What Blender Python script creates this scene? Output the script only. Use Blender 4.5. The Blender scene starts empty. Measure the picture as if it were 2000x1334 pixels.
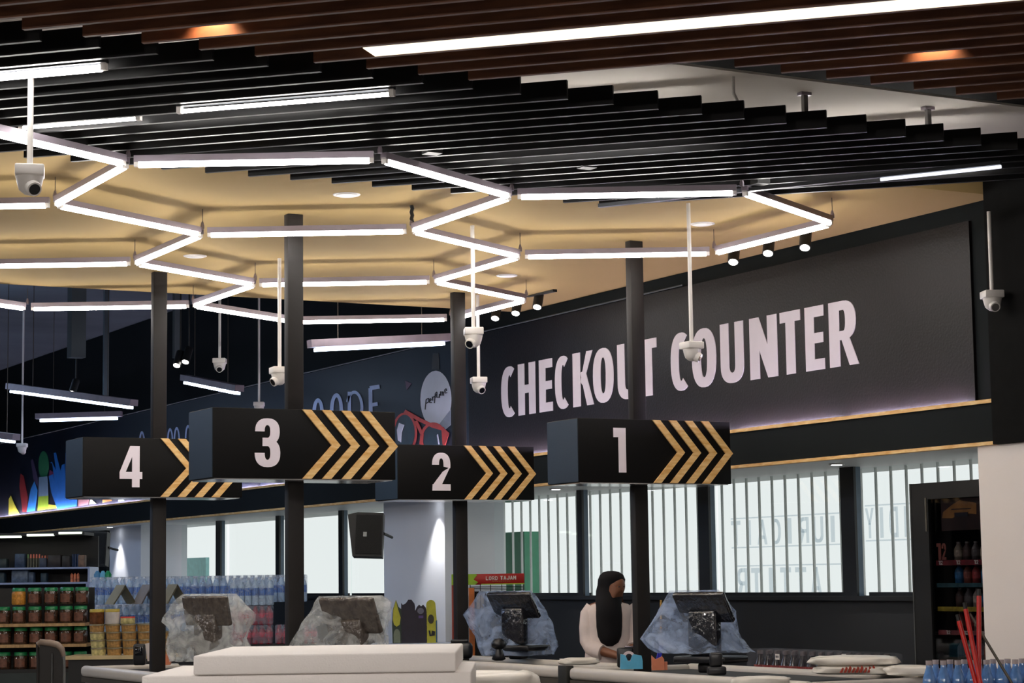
import bpy, bmesh, math, random
from mathutils import Vector, Matrix, noise
random.seed(7)
SC = bpy.context.scene
COL = SC.collection
PI = math.pi

# ------------------------------------------------------------------ camera, world, exposure
CAM_F = 4139.5          # focal length in pixels of the 2000 px wide frame
YAW, PITCH, ROLL, EYE = -0.50019, 0.11158, -0.01382, 1.52
cyaw, syaw, cp, sp = math.cos(YAW), math.sin(YAW), math.cos(PITCH), math.sin(PITCH)
FWD = Vector((-syaw * cp, cyaw * cp, sp))
r0 = Vector((cyaw, syaw, 0)); u0 = r0.cross(FWD)
cr, sr = math.cos(ROLL), math.sin(ROLL)
RGT = cr * r0 + sr * u0
UPV = -sr * r0 + cr * u0
camd = bpy.data.cameras.new('camera'); cam = bpy.data.objects.new('camera', camd); COL.objects.link(cam)
camd.sensor_width = 36; camd.lens = CAM_F / 2000 * 36; camd.clip_start = .05; camd.clip_end = 300
M = Matrix((RGT, UPV, -FWD)).transposed().to_4x4(); M.translation = Vector((0, 0, EYE))
cam.matrix_world = M
SC.camera = cam
SC.view_settings.view_transform = 'Standard'; SC.view_settings.look = 'None'
SC.view_settings.gamma = 1; SC.view_settings.exposure = 1.5
SC.view_settings.use_curve_mapping = False
SC.cycles.max_bounces = 7; SC.cycles.transparent_max_bounces = 16
SC.cycles.sample_clamp_indirect = 4
SC.cycles.use_denoising = True

w = bpy.data.worlds.new('world'); SC.world = w; w.use_nodes = True
w.node_tree.nodes['Background'].inputs[0].default_value = (.98, .99, 1, 1)   # bright overcast sky outside the shop front
w.node_tree.nodes['Background'].inputs[1].default_value = 0.34

def ray(px, py):
    return (RGT * (px - 1000) - UPV * (py - 667)) / CAM_F + FWD
def at_x(px, py, x):                      # the point of the plane X = x seen at a measured spot
    d = ray(px, py); return d * (x / d.x) + Vector((0, 0, EYE))
def at_y(px, py, y):
    d = ray(px, py); return d * (y / d.y) + Vector((0, 0, EYE))
def at_z(px, py, z):
    d = ray(px, py); return d * ((z - EYE) / d.z) + Vector((0, 0, EYE))
def at_d(px, py, dist):
    return ray(px, py) * dist + Vector((0, 0, EYE))

# ------------------------------------------------------------------ materials
def lin(c):
    return tuple(((v / 255) / 12.92 if v / 255 <= .04045 else ((v / 255 + .055) / 1.055) ** 2.4) for v in c)
MATS = {}
def mat(name, rgb, rough=.5, metal=0, spec=.5, var=.12, scale=12, bump=0, bscale=40, coat=0, emit=None, es=0, trans=0, alpha=1, stretch=(1, 1, 1), lincol=False):
    if name in MATS: return MATS[name]
    m = bpy.data.materials.new(name); m.use_nodes = True; MATS[name] = m
    nt = m.node_tree; b = nt.nodes['Principled BSDF']
    col = rgb if lincol else lin(rgb)
    b.inputs['Roughness'].default_value = rough; b.inputs['Metallic'].default_value = metal
    b.inputs['Specular IOR Level'].default_value = spec; b.inputs['Coat Weight'].default_value = coat
    b.inputs['Transmission Weight'].default_value = trans; b.inputs['Alpha'].default_value = alpha
    tc = nt.nodes.new('ShaderNodeTexCoord'); mp = nt.nodes.new('ShaderNodeMapping'); mp.inputs['Scale'].default_value = stretch
    nt.links.new(tc.outputs['Object'], mp.inputs[0])
    nz = nt.nodes.new('ShaderNodeTexNoise'); nz.inputs['Scale'].default_value = scale; nz.inputs['Detail'].default_value = 4
    nt.links.new(mp.outputs[0], nz.inputs['Vector'])
    rp = nt.nodes.new('ShaderNodeValToRGB')
    rp.color_ramp.elements[0].position = .3; rp.color_ramp.elements[1].position = .7
    rp.color_ramp.elements[0].color = tuple(c * (1 - var) for c in col) + (1,)
    rp.color_ramp.elements[1].color = tuple(min(1, c * (1 + var)) for c in col) + (1,)
    nt.links.new(nz.outputs['Fac'], rp.inputs[0]); nt.links.new(rp.outputs[0], b.inputs['Base Color'])
    if bump:
        n2 = nt.nodes.new('ShaderNodeTexNoise'); n2.inputs['Scale'].default_value = bscale
        nt.links.new(mp.outputs[0], n2.inputs['Vector'])
        bp = nt.nodes.new('ShaderNodeBump'); bp.inputs['Strength'].default_value = bump; bp.inputs['Distance'].default_value = .01
        nt.links.new(n2.outputs['Fac'], bp.inputs['Height']); nt.links.new(bp.outputs[0], b.inputs['Normal'])
    if emit is not None:
        b.inputs['Emission Color'].default_value = lin(emit) + (1,); b.inputs['Emission Strength'].default_value = es
    return m
def glow(name, rgb, s):
    if name in MATS: return MATS[name]
    m = bpy.data.materials.new(name); m.use_nodes = True; MATS[name] = m
    nt = m.node_tree; nt.nodes.clear()
    e = nt.nodes.new('ShaderNodeEmission'); o = nt.nodes.new('ShaderNodeOutputMaterial')
    e.inputs[0].default_value = lin(rgb) + (1,); e.inputs[1].default_value = s
    nt.links.new(e.outputs[0], o.inputs[0]); return m
def film(name, rgb=(225, 235, 250), clear=.6, rough=.12, scale=9, lo=.38, hi=.72, tint=(1, 1, 1), bumpk=.9):
    """thin crumpled plastic film: patches of clear and milky plastic with sharp glints"""
    if name in MATS: return MATS[name]
    m = bpy.data.materials.new(name); m.use_nodes = True; MATS[name] = m
    nt = m.node_tree; b = nt.nodes['Principled BSDF']; o = nt.nodes['Material Output']
    b.inputs['Base Color'].default_value = lin(rgb) + (1,); b.inputs['Roughness'].default_value = rough
    b.inputs['Specular IOR Level'].default_value = .9
    tc = nt.nodes.new('ShaderNodeTexCoord')
    nz = nt.nodes.new('ShaderNodeTexNoise'); nz.inputs['Scale'].default_value = scale; nz.inputs['Detail'].default_value = 6; nz.inputs['Distortion'].default_value = 1.2
    nt.links.new(tc.outputs['Object'], nz.inputs['Vector'])
    mr = nt.nodes.new('ShaderNodeMapRange'); mr.inputs[1].default_value = lo; mr.inputs[2].default_value = hi
    mr.inputs[3].default_value = max(0.02, .6 * (1 - clear)); mr.inputs[4].default_value = min(1, 1.8 * (1 - clear))
    nt.links.new(nz.outputs['Fac'], mr.inputs[0])
    n2 = nt.nodes.new('ShaderNodeTexNoise'); n2.inputs['Scale'].default_value = scale * 3; n2.inputs['Detail'].default_value = 5; n2.inputs['Distortion'].default_value = 2
    nt.links.new(tc.outputs['Object'], n2.inputs['Vector'])
    bp = nt.nodes.new('ShaderNodeBump'); bp.inputs['Strength'].default_value = bumpk; bp.inputs['Distance'].default_value = .03
    nt.links.new(n2.outputs['Fac'], bp.inputs['Height']); nt.links.new(bp.outputs[0], b.inputs['Normal'])
    tr = nt.nodes.new('ShaderNodeBsdfTransparent'); tr.inputs[0].default_value = tint + (1,)
    tl = nt.nodes.new('ShaderNodeBsdfTranslucent'); tl.inputs[0].default_value = lin(rgb) + (1,)
    mx0 = nt.nodes.new('ShaderNodeMixShader'); mx0.inputs[0].default_value = .4
    nt.links.new(b.outputs[0], mx0.inputs[1]); nt.links.new(tl.outputs[0], mx0.inputs[2])
    mx = nt.nodes.new('ShaderNodeMixShader'); nt.links.new(mr.outputs[0], mx.inputs[0])
    nt.links.new(tr.outputs[0], mx.inputs[1]); nt.links.new(mx0.outputs[0], mx.inputs[2]); nt.links.new(mx.outputs[0], o.inputs[0])
    return m
def glass(name, tint=(1, 1, 1), gl=.08):
    if name in MATS: return MATS[name]
    m = bpy.data.materials.new(name); m.use_nodes = True; MATS[name] = m
    nt = m.node_tree; nt.nodes.clear(); o = nt.nodes.new('ShaderNodeOutputMaterial')
    tr = nt.nodes.new('ShaderNodeBsdfTransparent'); tr.inputs[0].default_value = tint + (1,)
    g = nt.nodes.new('ShaderNodeBsdfGlossy'); g.inputs['Roughness'].default_value = .03
    mx = nt.nodes.new('ShaderNodeMixShader'); mx.inputs[0].default_value = gl
    nt.links.new(tr.outputs[0], mx.inputs[1]); nt.links.new(g.outputs[0], mx.inputs[2]); nt.links.new(mx.outputs[0], o.inputs[0]); return m
def wood(name, c1, c2, scale=3, stretch=(1, 1, 1), rough=.55):
    if name in MATS: return MATS[name]
    m = bpy.data.materials.new(name); m.use_nodes = True; MATS[name] = m
    nt = m.node_tree; b = nt.nodes['Principled BSDF']; b.inputs['Roughness'].default_value = rough
    tc = nt.nodes.new('ShaderNodeTexCoord'); mp = nt.nodes.new('ShaderNodeMapping'); mp.inputs['Scale'].default_value = stretch
    nt.links.new(tc.outputs['Object'], mp.inputs[0])
    nz = nt.nodes.new('ShaderNodeTexNoise'); nz.inputs['Scale'].default_value = scale; nz.inputs['Detail'].default_value = 8; nz.inputs['Distortion'].default_value = .6
    nt.links.new(mp.outputs[0], nz.inputs['Vector'])
    rp = nt.nodes.new('ShaderNodeValToRGB'); rp.color_ramp.elements[0].position = .35; rp.color_ramp.elements[1].position = .65
    rp.color_ramp.elements[0].color = lin(c1) + (1,); rp.color_ramp.elements[1].color = lin(c2) + (1,)
    nt.links.new(nz.outputs['Fac'], rp.inputs[0]); nt.links.new(rp.outputs[0], b.inputs['Base Color']); return m

BLACK = mat('black_paint', (13, 14, 15), .5, var=.08)
DARKWALL = mat('dark_wall_paint', (25, 29, 31), .85, spec=.15, var=.08, scale=2)
CHARC = mat('charcoal_metal', (27, 23, 22), .6, metal=.0, spec=.35)
WHITEW = mat('white_wall_paint', (242, 234, 229), .8, spec=.2, var=.02, scale=2, bump=.05)
TAN = mat('tan_ceiling_paint', (194, 166, 112), .85, spec=.15, var=.02, scale=1.5)
WCEIL = mat('white_ceiling_paint', (214, 208, 200), .85, spec=.15, var=.03, scale=2)
SLAB = mat('dark_slab_paint', (84, 92, 98), .9, spec=.1, var=.15, scale=1)
TUBE = glow('tube_glow_warm_white', (252, 247, 242), 14.0)
TUBEC = glow('tube_glow_cool_white', (205, 228, 255), 5.0)
ALU = mat('grey_aluminium', (150, 140, 150), .35, metal=.6, var=.05)
WPLAST = mat('white_plastic', (222, 217, 212), .35, var=.03)
PINE = wood('pine_wood', (222, 168, 96), (244, 208, 146), 5, (2, 2, 9))
BROWN = wood('brown_slat_wood', (84, 52, 38), (112, 72, 50), 4, (1, 1, 6), .5)
BSLAT = mat('black_gloss_slat', (15, 15, 16), .42, spec=.25, var=.05)

# ------------------------------------------------------------------ mesh builder
class MB:
    def __init__(s): s.v = []; s.f = []; s.sm = []
    def add(s, vs, fs, smooth=False):
        o = len(s.v); s.v += [Vector(p) for p in vs]
        for f in fs: s.f.append(tuple(i + o for i in f)); s.sm.append(smooth)
        return s
    def box(s, a, b, mtx=None):
        x0, y0, z0 = a; x1, y1, z1 = b
        vs = [Vector(p) for p in ((x0, y0, z0), (x1, y0, z0), (x1, y1, z0), (x0, y1, z0), (x0, y0, z1), (x1, y0, z1), (x1, y1, z1), (x0, y1, z1))]
        if mtx: vs = [mtx @ v for v in vs]
        return s.add(vs, [(0, 3, 2, 1), (4, 5, 6, 7), (0, 1, 5, 4), (1, 2, 6, 5), (2, 3, 7, 6), (3, 0, 4, 7)])
    def rbox(s, a, b, r=.005, seg=2, mtx=None):
        bm = bmesh.new(); bmesh.ops.create_cube(bm, size=1)
        c = [(a[i] + b[i]) / 2 for i in range(3)]; d = [abs(b[i] - a[i]) for i in range(3)]
        for v in bm.verts: v.co = Vector((c[0] + v.co.x * d[0], c[1] + v.co.y * d[1], c[2] + v.co.z * d[2]))
        bmesh.ops.bevel(bm, geom=bm.edges[:], offset=min(r, min(d) * .45), segments=seg, affect='EDGES', profile=.5)
        bm.verts.ensure_lookup_table()
        vs = [v.co.copy() for v in bm.verts]
        if mtx: vs = [mtx @ v for v in vs]
        s.add(vs, [[v.index for v in f.verts] for f in bm.faces], True); bm.free(); return s
    def cyl(s, p, q, r, r2=None, n=12, caps=True, smooth=True):
        p, q = Vector(p), Vector(q); r2 = r if r2 is None else r2
        d = (q - p).normalized(); a = d.orthogonal().normalized(); b = d.cross(a)
        vs = []
        for c, rr in ((p, r), (q, r2)):
            for i in range(n):
                t = 2 * PI * i / n; vs.append(c + a * (math.cos(t) * rr) + b * (math.sin(t) * rr))
        fs = [(i, (i + 1) % n, n + (i + 1) % n, n + i) for i in range(n)]
        s.add(vs, fs, smooth)
        if caps: s.add(vs, [tuple(range(n))[::-1], tuple(range(n, 2 * n))])
        return s
    def beam(s, p, q, w, h, up=(0, 0, 1)):
        """square bar, w wide, h tall, its centre line from p to q"""
        p, q = Vector(p), Vector(q); d = (q - p).normalized(); up = Vector(up)
        sd = d.cross(up).normalized(); u2 = sd.cross(d)
        vs = []
        for c in (p, q):
            for a, b in ((-1, -1), (1, -1), (1, 1), (-1, 1)): vs.append(c + sd * (a * w / 2) + u2 * (b * h / 2))
        return s.add(vs, [(0, 1, 2, 3), (7, 6, 5, 4), (0, 4, 5, 1), (1, 5, 6, 2), (2, 6, 7, 3), (3, 7, 4, 0)])
    def lathe(s, prof, c=(0, 0, 0), n=16, sx=1, sy=1, mtx=None):
        c = Vector(c); vs = []
        for r, z in prof:
            for i in range(n):
                t = 2 * PI * i / n; v = Vector((math.cos(t) * r * sx, math.sin(t) * r * sy, z))
                vs.append((mtx @ v if mtx else v) + c)
        fs = []
        for k in range(len(prof) - 1):
            for i in range(n): fs.append((k * n + i, k * n + (i + 1) % n, (k + 1) * n + (i + 1) % n, (k + 1) * n + i))
        s.add(vs, fs, True)
        s.add(vs[:n], [tuple(range(n))[::-1]]); s.add(vs[-n:], [tuple(range(n))]); return s
    def prism(s, poly, thick, mtx=None):
        """poly: 2-D outline (x, z) given thickness along y from 0 to thick"""
        n = len(poly); vs = [Vector((x, 0, z)) for x, z in poly] + [Vector((x, thick, z)) for x, z in poly]
        if mtx: vs = [mtx @ v for v in vs]
        fs = [tuple(range(n)), tuple(range(2 * n - 1, n - 1, -1))] + [(i, i + n, (i + 1) % n + n, (i + 1) % n) for i in range(n)]
        return s.add(vs, fs)
    def tube(s, pts, r, n=8, rs=None):
        pts = [Vector(p) for p in pts]; m = len(pts); vs = []; a = None
        for i, p in enumerate(pts):
            d = (pts[min(i + 1, m - 1)] - pts[max(i - 1, 0)]).normalized()
            a = d.orthogonal().normalized() if a is None else (a - d * a.dot(d)).normalized()
            b = d.cross(a); rr = rs[i] if rs else r
            for k in range(n):
                t = 2 * PI * k / n; vs.append(p + a * (math.cos(t) * rr) + b * (math.sin(t) * rr))
        fs = [(i * n + k, i * n + (k + 1) % n, (i + 1) * n + (k + 1) % n, (i + 1) * n + k) for i in range(m - 1) for k in range(n)]
        s.add(vs, fs, True); s.add(vs[:n], [tuple(range(n))[::-1]]); s.add(vs[-n:], [tuple(range(n))]); return s
    def build(s, name, m, parent=None, kind=None, label=None):
        me = bpy.data.meshes.new(name)
        L = Vector((0, 0, 0)); pr = parent
        while pr is not None: L += pr.location; pr = pr.parent
        me.from_pydata([v - L for v in s.v], [], s.f); me.update()
        for p, k in zip(me.polygons, s.sm): p.use_smooth = k
        bm = bmesh.new(); bm.from_mesh(me)
        bmesh.ops.recalc_face_normals(bm, faces=bm.faces); bm.to_mesh(me); bm.free()
        if m: me.materials.append(m)
        o = bpy.data.objects.new(name, me); COL.objects.link(o)
        if parent is not None: o.parent = parent
        if kind: o['kind'] = kind
        if label: o['label'] = label
        return o

def tag(o, label, cat, group=None, kind=None):
    o['label'] = label; o['category'] = cat
    if group: o['group'] = group
    if kind: o['kind'] = kind
    return o
def thing(name, label, cat, loc=(0, 0, 0), group=None):
    o = bpy.data.objects.new(name, None); COL.objects.link(o); o.location = loc; o.empty_display_size = .1
    return tag(o, label, cat, group)
def dup(o, loc=None, rotz=None, label=None, parent=None):
    c = o.copy(); COL.objects.link(c)
    if parent is not None: c.parent = parent
    for ch in list(o.children): dup(ch, parent=c)
    if loc is not None: c.location = loc
    if rotz is not None: c.rotation_euler = (0, 0, rotz)
    if label: c['label'] = label
    return c
def struct(name, mb, m, parent=None):
    o = mb.build(name, m, parent)
    if parent is None: o['kind'] = 'structure'
    return o
def frame(origin, xdir, ndir=None):
    """matrix whose x axis is xdir, z is up and y is the thickness direction"""
    x = Vector(xdir).normalized(); z = Vector((0, 0, 1)); y = z.cross(x)
    if ndir is not None and y.dot(Vector(ndir)) < 0: y = -y
    m = Matrix((x, y, z)).transposed().to_4x4(); m.translation = Vector(origin); return m
ORD = ['first', 'second', 'third', 'fourth', 'fifth', 'sixth', 'seventh', 'eighth', 'ninth', 'tenth', 'eleventh', 'twelfth', 'thirteenth', 'fourteenth', 'fifteenth', 'sixteenth', 'seventeenth', 'eighteenth', 'nineteenth', 'twentieth']

# ------------------------------------------------------------------ bold condensed lettering, each glyph in a unit box
def G_bar(x0, z0, x1, z1): return [[(x0, z0), (x1, z0), (x1, z1), (x0, z1)]]
def G_arc(cx, cz, ro, ri, a0, a1, n=14, pw=2.4):
    """quads of a ring sector; ro, ri are (rx, rz)"""
    def P(r, a):
        c, s_ = math.cos(a), math.sin(a); e = 2 / pw
        return (cx + r[0] * math.copysign(abs(c) ** e, c), cz + r[1] * math.copysign(abs(s_) ** e, s_))
    out = []
    for i in range(n):
        a, b = math.radians(a0 + (a1 - a0) * i / n), math.radians(a0 + (a1 - a0) * (i + 1) / n)
        out.append([P(ri, a), P(ro, a), P(ro, b), P(ri, b)])
    return out
def glyph(ch, t=.3, h=.15):
    if ch == 'O': return G_arc(.5, .5, (.5, .5), (.5 - t, .5 - h), 0, 360, 32)
    if ch == 'C': return G_arc(.55, .5, (.55, .5), (.55 - t, .5 - h), 58, 302, 28)
    if ch == 'H': return G_bar(0, 0, t, 1) + G_bar(1 - t, 0, 1, 1) + G_bar(t, .42, 1 - t, .58)
    if ch == 'E': return G_bar(0, 0, t + .1, 1) + G_bar(t, 0, 1, .17) + G_bar(t, .83, 1, 1) + G_bar(t, .42, .95, .58)
    if ch == 'F': return G_bar(0, 0, t + .08, 1) + G_bar(t, .85, 1, 1) + G_bar(t, .43, .93, .58)
    if ch == 'K': return G_bar(0, 0, t, 1) + [[(t, .45), (.7, 1), (1, 1), (t + .12, .38)], [(t, .62), (t + .25, .66), (1.03, 0), (.7, 0)]]
    if ch == 'U': return G_bar(0, .3, t, 1) + G_bar(1 - t, .3, 1, 1) + G_arc(.5, .3, (.5, .3), (.5 - t, .3 - h), 180, 360, 16)
    if ch == 'T': return G_bar(.5 - t * .62, 0, .5 + t * .62, .83) + G_bar(0, .83, 1, 1)
    if ch == 'N': return G_bar(0, 0, t, 1) + G_bar(1 - t, 0, 1, 1) + [[(0, 1), (t, 1), (1, 0), (1 - t, 0)]]
    if ch == 'I': return G_bar(.32, 0, .68, 1)
    if ch == 'L': return G_bar(0, 0, t, 1) + G_bar(t, 0, 1, .16)
    if ch == 'D': return G_bar(0, 0, t, 1) + G_bar(t, 0, .55, .15) + G_bar(t, .85, .55, 1) + G_arc(.5, .5, (.5, .5), (.5 - t, .35), -90, 90)
    if ch == 'R' or ch == 'P':
        g = G_bar(0, 0, t, 1) + G_bar(t, .86, .55, 1) + G_bar(t, .4, .55, .54) + G_arc(.52, .7, (.46, .3), (.46 - t, .16), -90, 90)
        return g + ([[(.42, .45), (.68, .5), (1.05, 0), (.72, 0)]] if ch == 'R' else [])
    if ch == 'A': return [[(0, 0), (t, 0), (.6, 1), (.38, 1)], [(.4, 1), (.62, 1), (1, 0), (1 - t, 0)], [(.25, .22), (.75, .22), (.7, .36), (.3, .36)]]
    if ch == 'M': return G_bar(0, 0, t * .8, 1) + G_bar(1 - t * .8, 0, 1, 1) + [[(0, 1), (t * .9, 1), (.55, .3), (.45, .3)], [(1 - t * .9, 1), (1, 1), (.55, .3), (.45, .3)]]
    if ch == 'J': return G_bar(1 - t, .3, 1, 1) + G_arc(.5, .3, (.5, .3), (.5 - t, .3 - h), 180, 360, 12)
    if ch == 'Y': return G_bar(.5 - t / 2, 0, .5 + t / 2, .5) + [[(0, 1), (t, 1), (.6, .45), (.4, .45)], [(1 - t, 1), (1, 1), (.6, .45), (.4, .45)]]
    if ch == '1': return G_bar(.4, 0, 1, 1) + G_bar(0, .79, .4, 1)
    if ch == '2':
        return G_arc(.5, .68, (.5, .32), (.13, .17), -12, 180, 20) + [[(.02, .14), (.5, .14), (.98, .62), (.58, .5)], [(.0, 0), (1, 0), (1, .17), (.02, .17)]]
    if ch == '3':
        return G_arc(.5, .73, (.5, .27), (.12, .13), -80, 180, 20) + G_arc(.5, .29, (.52, .29), (.12, .14), 180, 440, 20) + G_bar(.3, .43, .62, .6)
    if ch == '4': return G_bar(.55, 0, .88, 1) + G_bar(0, .2, 1, .37) + [[(0, .36), (.26, .36), (.58, .78), (.58, 1.0), (.46, 1.0)]]
    return []
def letter(mb, ch, x0, z0, wd, ht, thick, mtx, t=.3, h=.15, mirror=False, slant=0):
    for i, q in enumerate(glyph(ch, t, h)):
        e_ = .00002 * i
        pts = [((1 - x if mirror else x), z) for x, z in q]
        mb.prism([(x0 + x * wd + slant * z * ht, z0 + z * ht) for x, z in pts], thick + e_, mtx @ Matrix.Translation((0, -e_, 0)))
def word(mb, text, x0, z0, wd, ht, thick, mtx, gap=.18, t=.3, h=.15, slant=0, mirror=False):
    n = len(text); cw = wd / (n + gap * (n - 1))
    for i, c in enumerate(text): letter(mb, c, x0 + i * cw * (1 + gap), z0, cw, ht, thick, mtx, t, h, mirror, slant)
# ------------------------------------------------------------------ the building shell
WX = 8.2            # face of the bulkhead on the right-hand wall
GX = 8.95           # plane of the window frames, at the back of the deep window recess
CZ = 3.69           # drop ceiling
YB = 9.28            # near end of the bulkhead
ZL0, ZL1 = 2.2435, 2.506   # underside and top of the bulkhead
YN = 9.44           # near end of the window recess
YF = 33.0
SILL = 1.373
FLOORM = mat('grey_floor_tiles', (120, 118, 116), .35, var=.06, scale=3)
struct('floor', MB().box((-6, -4, -.1), (9.6, 36, 0)), FLOORM)
struct('ceiling', MB().box((-6, -4, 4.7), (9.6, 36, 4.8)), SLAB)
struct('ceiling', MB().box((-2.5, 9.28, CZ), (8.32, 15.08, CZ + .12)), TAN)                       # tan drop ceiling over the tills
struct('ceiling', MB().box((1.0, 8.14, 3.9), (8.4, 9.28, 4.0)).box((1.0, 9.2, 3.81), (8.4, 9.28, 3.9)), WCEIL)    # white strip in front of it
struct('wall_left', MB().box((-6.1, -4, 0), (-6, 36, 4.7)), DARKWALL)
struct('wall_back', MB().box((-6, -4.1, 0), (9.6, -4, 4.7)), DARKWALL)
struct('wall_far', MB().box((-6, 36, 0), (9.6, 36.1, 4.7)), DARKWALL)
# right-hand wall: upper part with the banner, bulkhead, recess with windows, near plain wall
struct('wall_right', MB().box((8.34, YB, ZL1 - .02), (9.6, YF, 4.7)).box((WX, YF, 0), (9.6, 36, 4.7)), DARKWALL)
struct('wall_right', MB().box((WX + .01, -4, 0), (9.6, YN, ZL0)), WHITEW)
struct('wall_right', MB().box((WX - .02, -4, ZL0 + .001), (9.6, YB - .005, 4.7)), mat('matt_black_upper_wall', (20, 20, 20), .9, spec=.1))
bk = struct('trim_1', MB().box((WX, YB, ZL0 + .02), (8.33, YF, ZL1 - .02)).box((8.33, YB, ZL0 + .02), (9.6, YF, ZL1 - .02)), DARKWALL)
struct('trim_2', MB().box((WX - .012, YB, ZL1 - .022), (WX + .035, YF, ZL1)), PINE)          # wood lip on top of the bulkhead
struct('trim_3', MB().box((WX - .012, YB, ZL0), (WX + .05, YF, ZL0 + .02)), PINE)            # wood lip under it
SOFF = mat('white_soffit_paint', (248, 250, 252), .45, var=.01)
struct('trim_4', MB().box((WX + .05, YN, ZL0 + .005), (9.6, YF, ZL0 + .02)), SOFF)
struct('wall_right', MB().box((GX, YN, 0), (GX + .25, YF, SILL)), mat('black_dado', (19, 20, 21), .6, var=.05))
struct('trim_5', MB().box((GX - .03, YN, SILL - .03), (GX + .28, YF, SILL)), BLACK)               # window sill

# piers that stand in the window recess
def ypx(px, x, py=1100): return at_x(px, py, x).y
PX_ = 8.55
p1a, p1b = ypx(869, PX_), ypx(750, PX_)
p2a, p2b = ypx(275, PX_), ypx(214, PX_)
PIERM = mat('pale_pier_paint', (238, 241, 248), .8, spec=.2, var=.02, scale=2)
for a, b in ((p1a, p1b), (p2a, p2b)):
    struct('wall_pier', MB().box((PX_, a, 0), (GX + .2, b, ZL0 + .005)), PIERM)

# windows: frames and mullions between measured spots; the panes behind
FRM = mat('black_window_frame', (30, 32, 34), .35, spec=.5)
FRG = mat('blue_grey_frame_reflection', (92, 112, 130), .3, spec=.5, var=.1)  # bluish glass reflection painted onto the mullion sides
PANE = glass('window_glass', (.97, 1, .99), .06)
mull = [(1645, 1684, 8), (1365, 1398, 8), (1128, 1150, 8), (932, 953, 0), (661, 676, 8), (538, 552, 8), (421, 437, 8), (323, 345, 8), (286, 296, 0)]
bays = [(1683, 1900), (1398, 1645), (1152, 1365), (955, 1128), (676, 762), (553, 661), (438, 538), (345, 421), (210, 230)]
wn = 0
for l, r in bays:
    wn += 1
    ya, yb = ypx(r, GX), ypx(l, GX)
    w_ = struct('window_%d' % wn, MB().box((GX + .1, ya - .1, SILL), (GX + .106, yb + .1, ZL0)), PANE)
    w_['kind'] = 'structure'
    MB().box((GX + .07, ya - .02, SILL), (GX + .12, yb + .02, SILL + .025)).build('window_frame', FRM, w_)
for l, r, gg in mull:
    e_ = 12 if r - l > 20 else 7
    ya, yb = ypx(r - e_, GX), ypx(l, GX)
    struct('window_mullion', MB().box((GX, ya, SILL), (GX + .02, yb, ZL0 + .01)), FRM)
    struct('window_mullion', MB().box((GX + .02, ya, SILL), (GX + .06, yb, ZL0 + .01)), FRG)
# walls that close the recess left of the far pier and up the street side
yl = ypx(208, GX)
struct('wall_right', MB().box((GX, yl, SILL), (GX + .2, YF, ZL0)), DARKWALL)
struct('wall_right', MB().box((GX + .2, YN - .1, SILL), (9.6, YN, ZL0)), WHITEW)

# vertical sun fins outside the right-hand bays
FIN = mat('white_fin_coating', (246, 247, 245), .6, var=.02, emit=None)
def fins(l, r, step, label, n0):
    ya, yb = ypx(r, GX + .25), ypx(l, GX + .25)
    t = thing('vertical_blind', label, 'blind', (GX + .25, (ya + yb) / 2, SILL), 'vertical blinds along the shop front')
    mb = MB(); me_ = MB(); y = ya
    while y < yb:
        mb.box((GX + .25, y - .003, SILL - .02), (GX + .262, y + .003, ZL0 + .05))
        me_.box((GX + .243, y - .0055, SILL - .02), (GX + .25, y + .0055, ZL0 + .05))
        y += step
    mb.build('slats', FIN, t); me_.build('slat_edges', FIN, t)
FIN = mat('white_blind_fabric', (235, 236, 233), .7, var=.02)
def blind_material(m):
    nt = m.node_tree; b = nt.nodes['Principled BSDF']; o = nt.nodes['Material Output']
    tl = nt.nodes.new('ShaderNodeBsdfTranslucent'); tl.inputs[0].default_value = (.95, .96, .95, 1)
    mx = nt.nodes.new('ShaderNodeMixShader'); mx.inputs[0].default_value = .8
    nt.links.new(b.outputs[0], mx.inputs[1]); nt.links.new(tl.outputs[0], mx.inputs[2]); nt.links.new(mx.outputs[0], o.inputs[0])
blind_material(FIN)
fins(1683, 1903, .164, 'white vertical blind between the rightmost mullion and the drinks fridge', 0)
fins(1398, 1645, .164, 'white vertical blind directly below the right end of the number 1 sign', 0)
fins(1152, 1365, .164, 'white vertical blind split by the post of the number 1 sign', 0)
fins(955, 1128, .164, 'white vertical blind left of the cashier, behind the red snack rack sign', 0)

# faint mirrored lettering stuck to the glass outside, as seen from behind
GLT = glass('pale_grey_window_lettering', (.83, .86, .88), .02)
def glassword(text, px0, px1, py0, py1, cat_label):
    x = GX + .45
    a = at_x(px0, (py0 + py1) / 2, x); b = at_x(px1, (py0 + py1) / 2, x)
    z1 = at_x((px0 + px1) / 2, py0, x).z; z0 = at_x((px0 + px1) / 2, py1, x).z
    m = frame((x, a.y, 0), (0, -1, 0)); mb = MB()
    n = len(text); W = abs(a.y - b.y); cw = W / n
    for i, c in enumerate(text):
        if c != ' ': letter(mb, c, i * cw, z0, cw * .7, z1 - z0, .004, m, .24, .13, True)
    mb.prism([(0, z1 + .012), (W, z1 + .012), (W, z1 + .022), (0, z1 + .022)], .004, m)
    mb.prism([(0, z0 - .022), (W, z0 - .022), (W, z0 - .012), (0, z0 - .012)], .004, m)
    tag(mb.build('window_lettering', GLT), cat_label, 'lettering', 'mirrored lettering on the shop window')
glassword('TIACIRUI', 1428, 1645, 1012, 1062, 'pale mirrored letters on the window, upper row, right of the number 1 sign')
glassword('RTITTAV', 1440, 1645, 1108, 1166, 'pale mirrored letters on the window, lower row, right of the number 1 sign')
glassword('YIDI', 1690, 1785, 990, 1050, 'pale mirrored letters on the glass just left of the drinks fridge')

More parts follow.
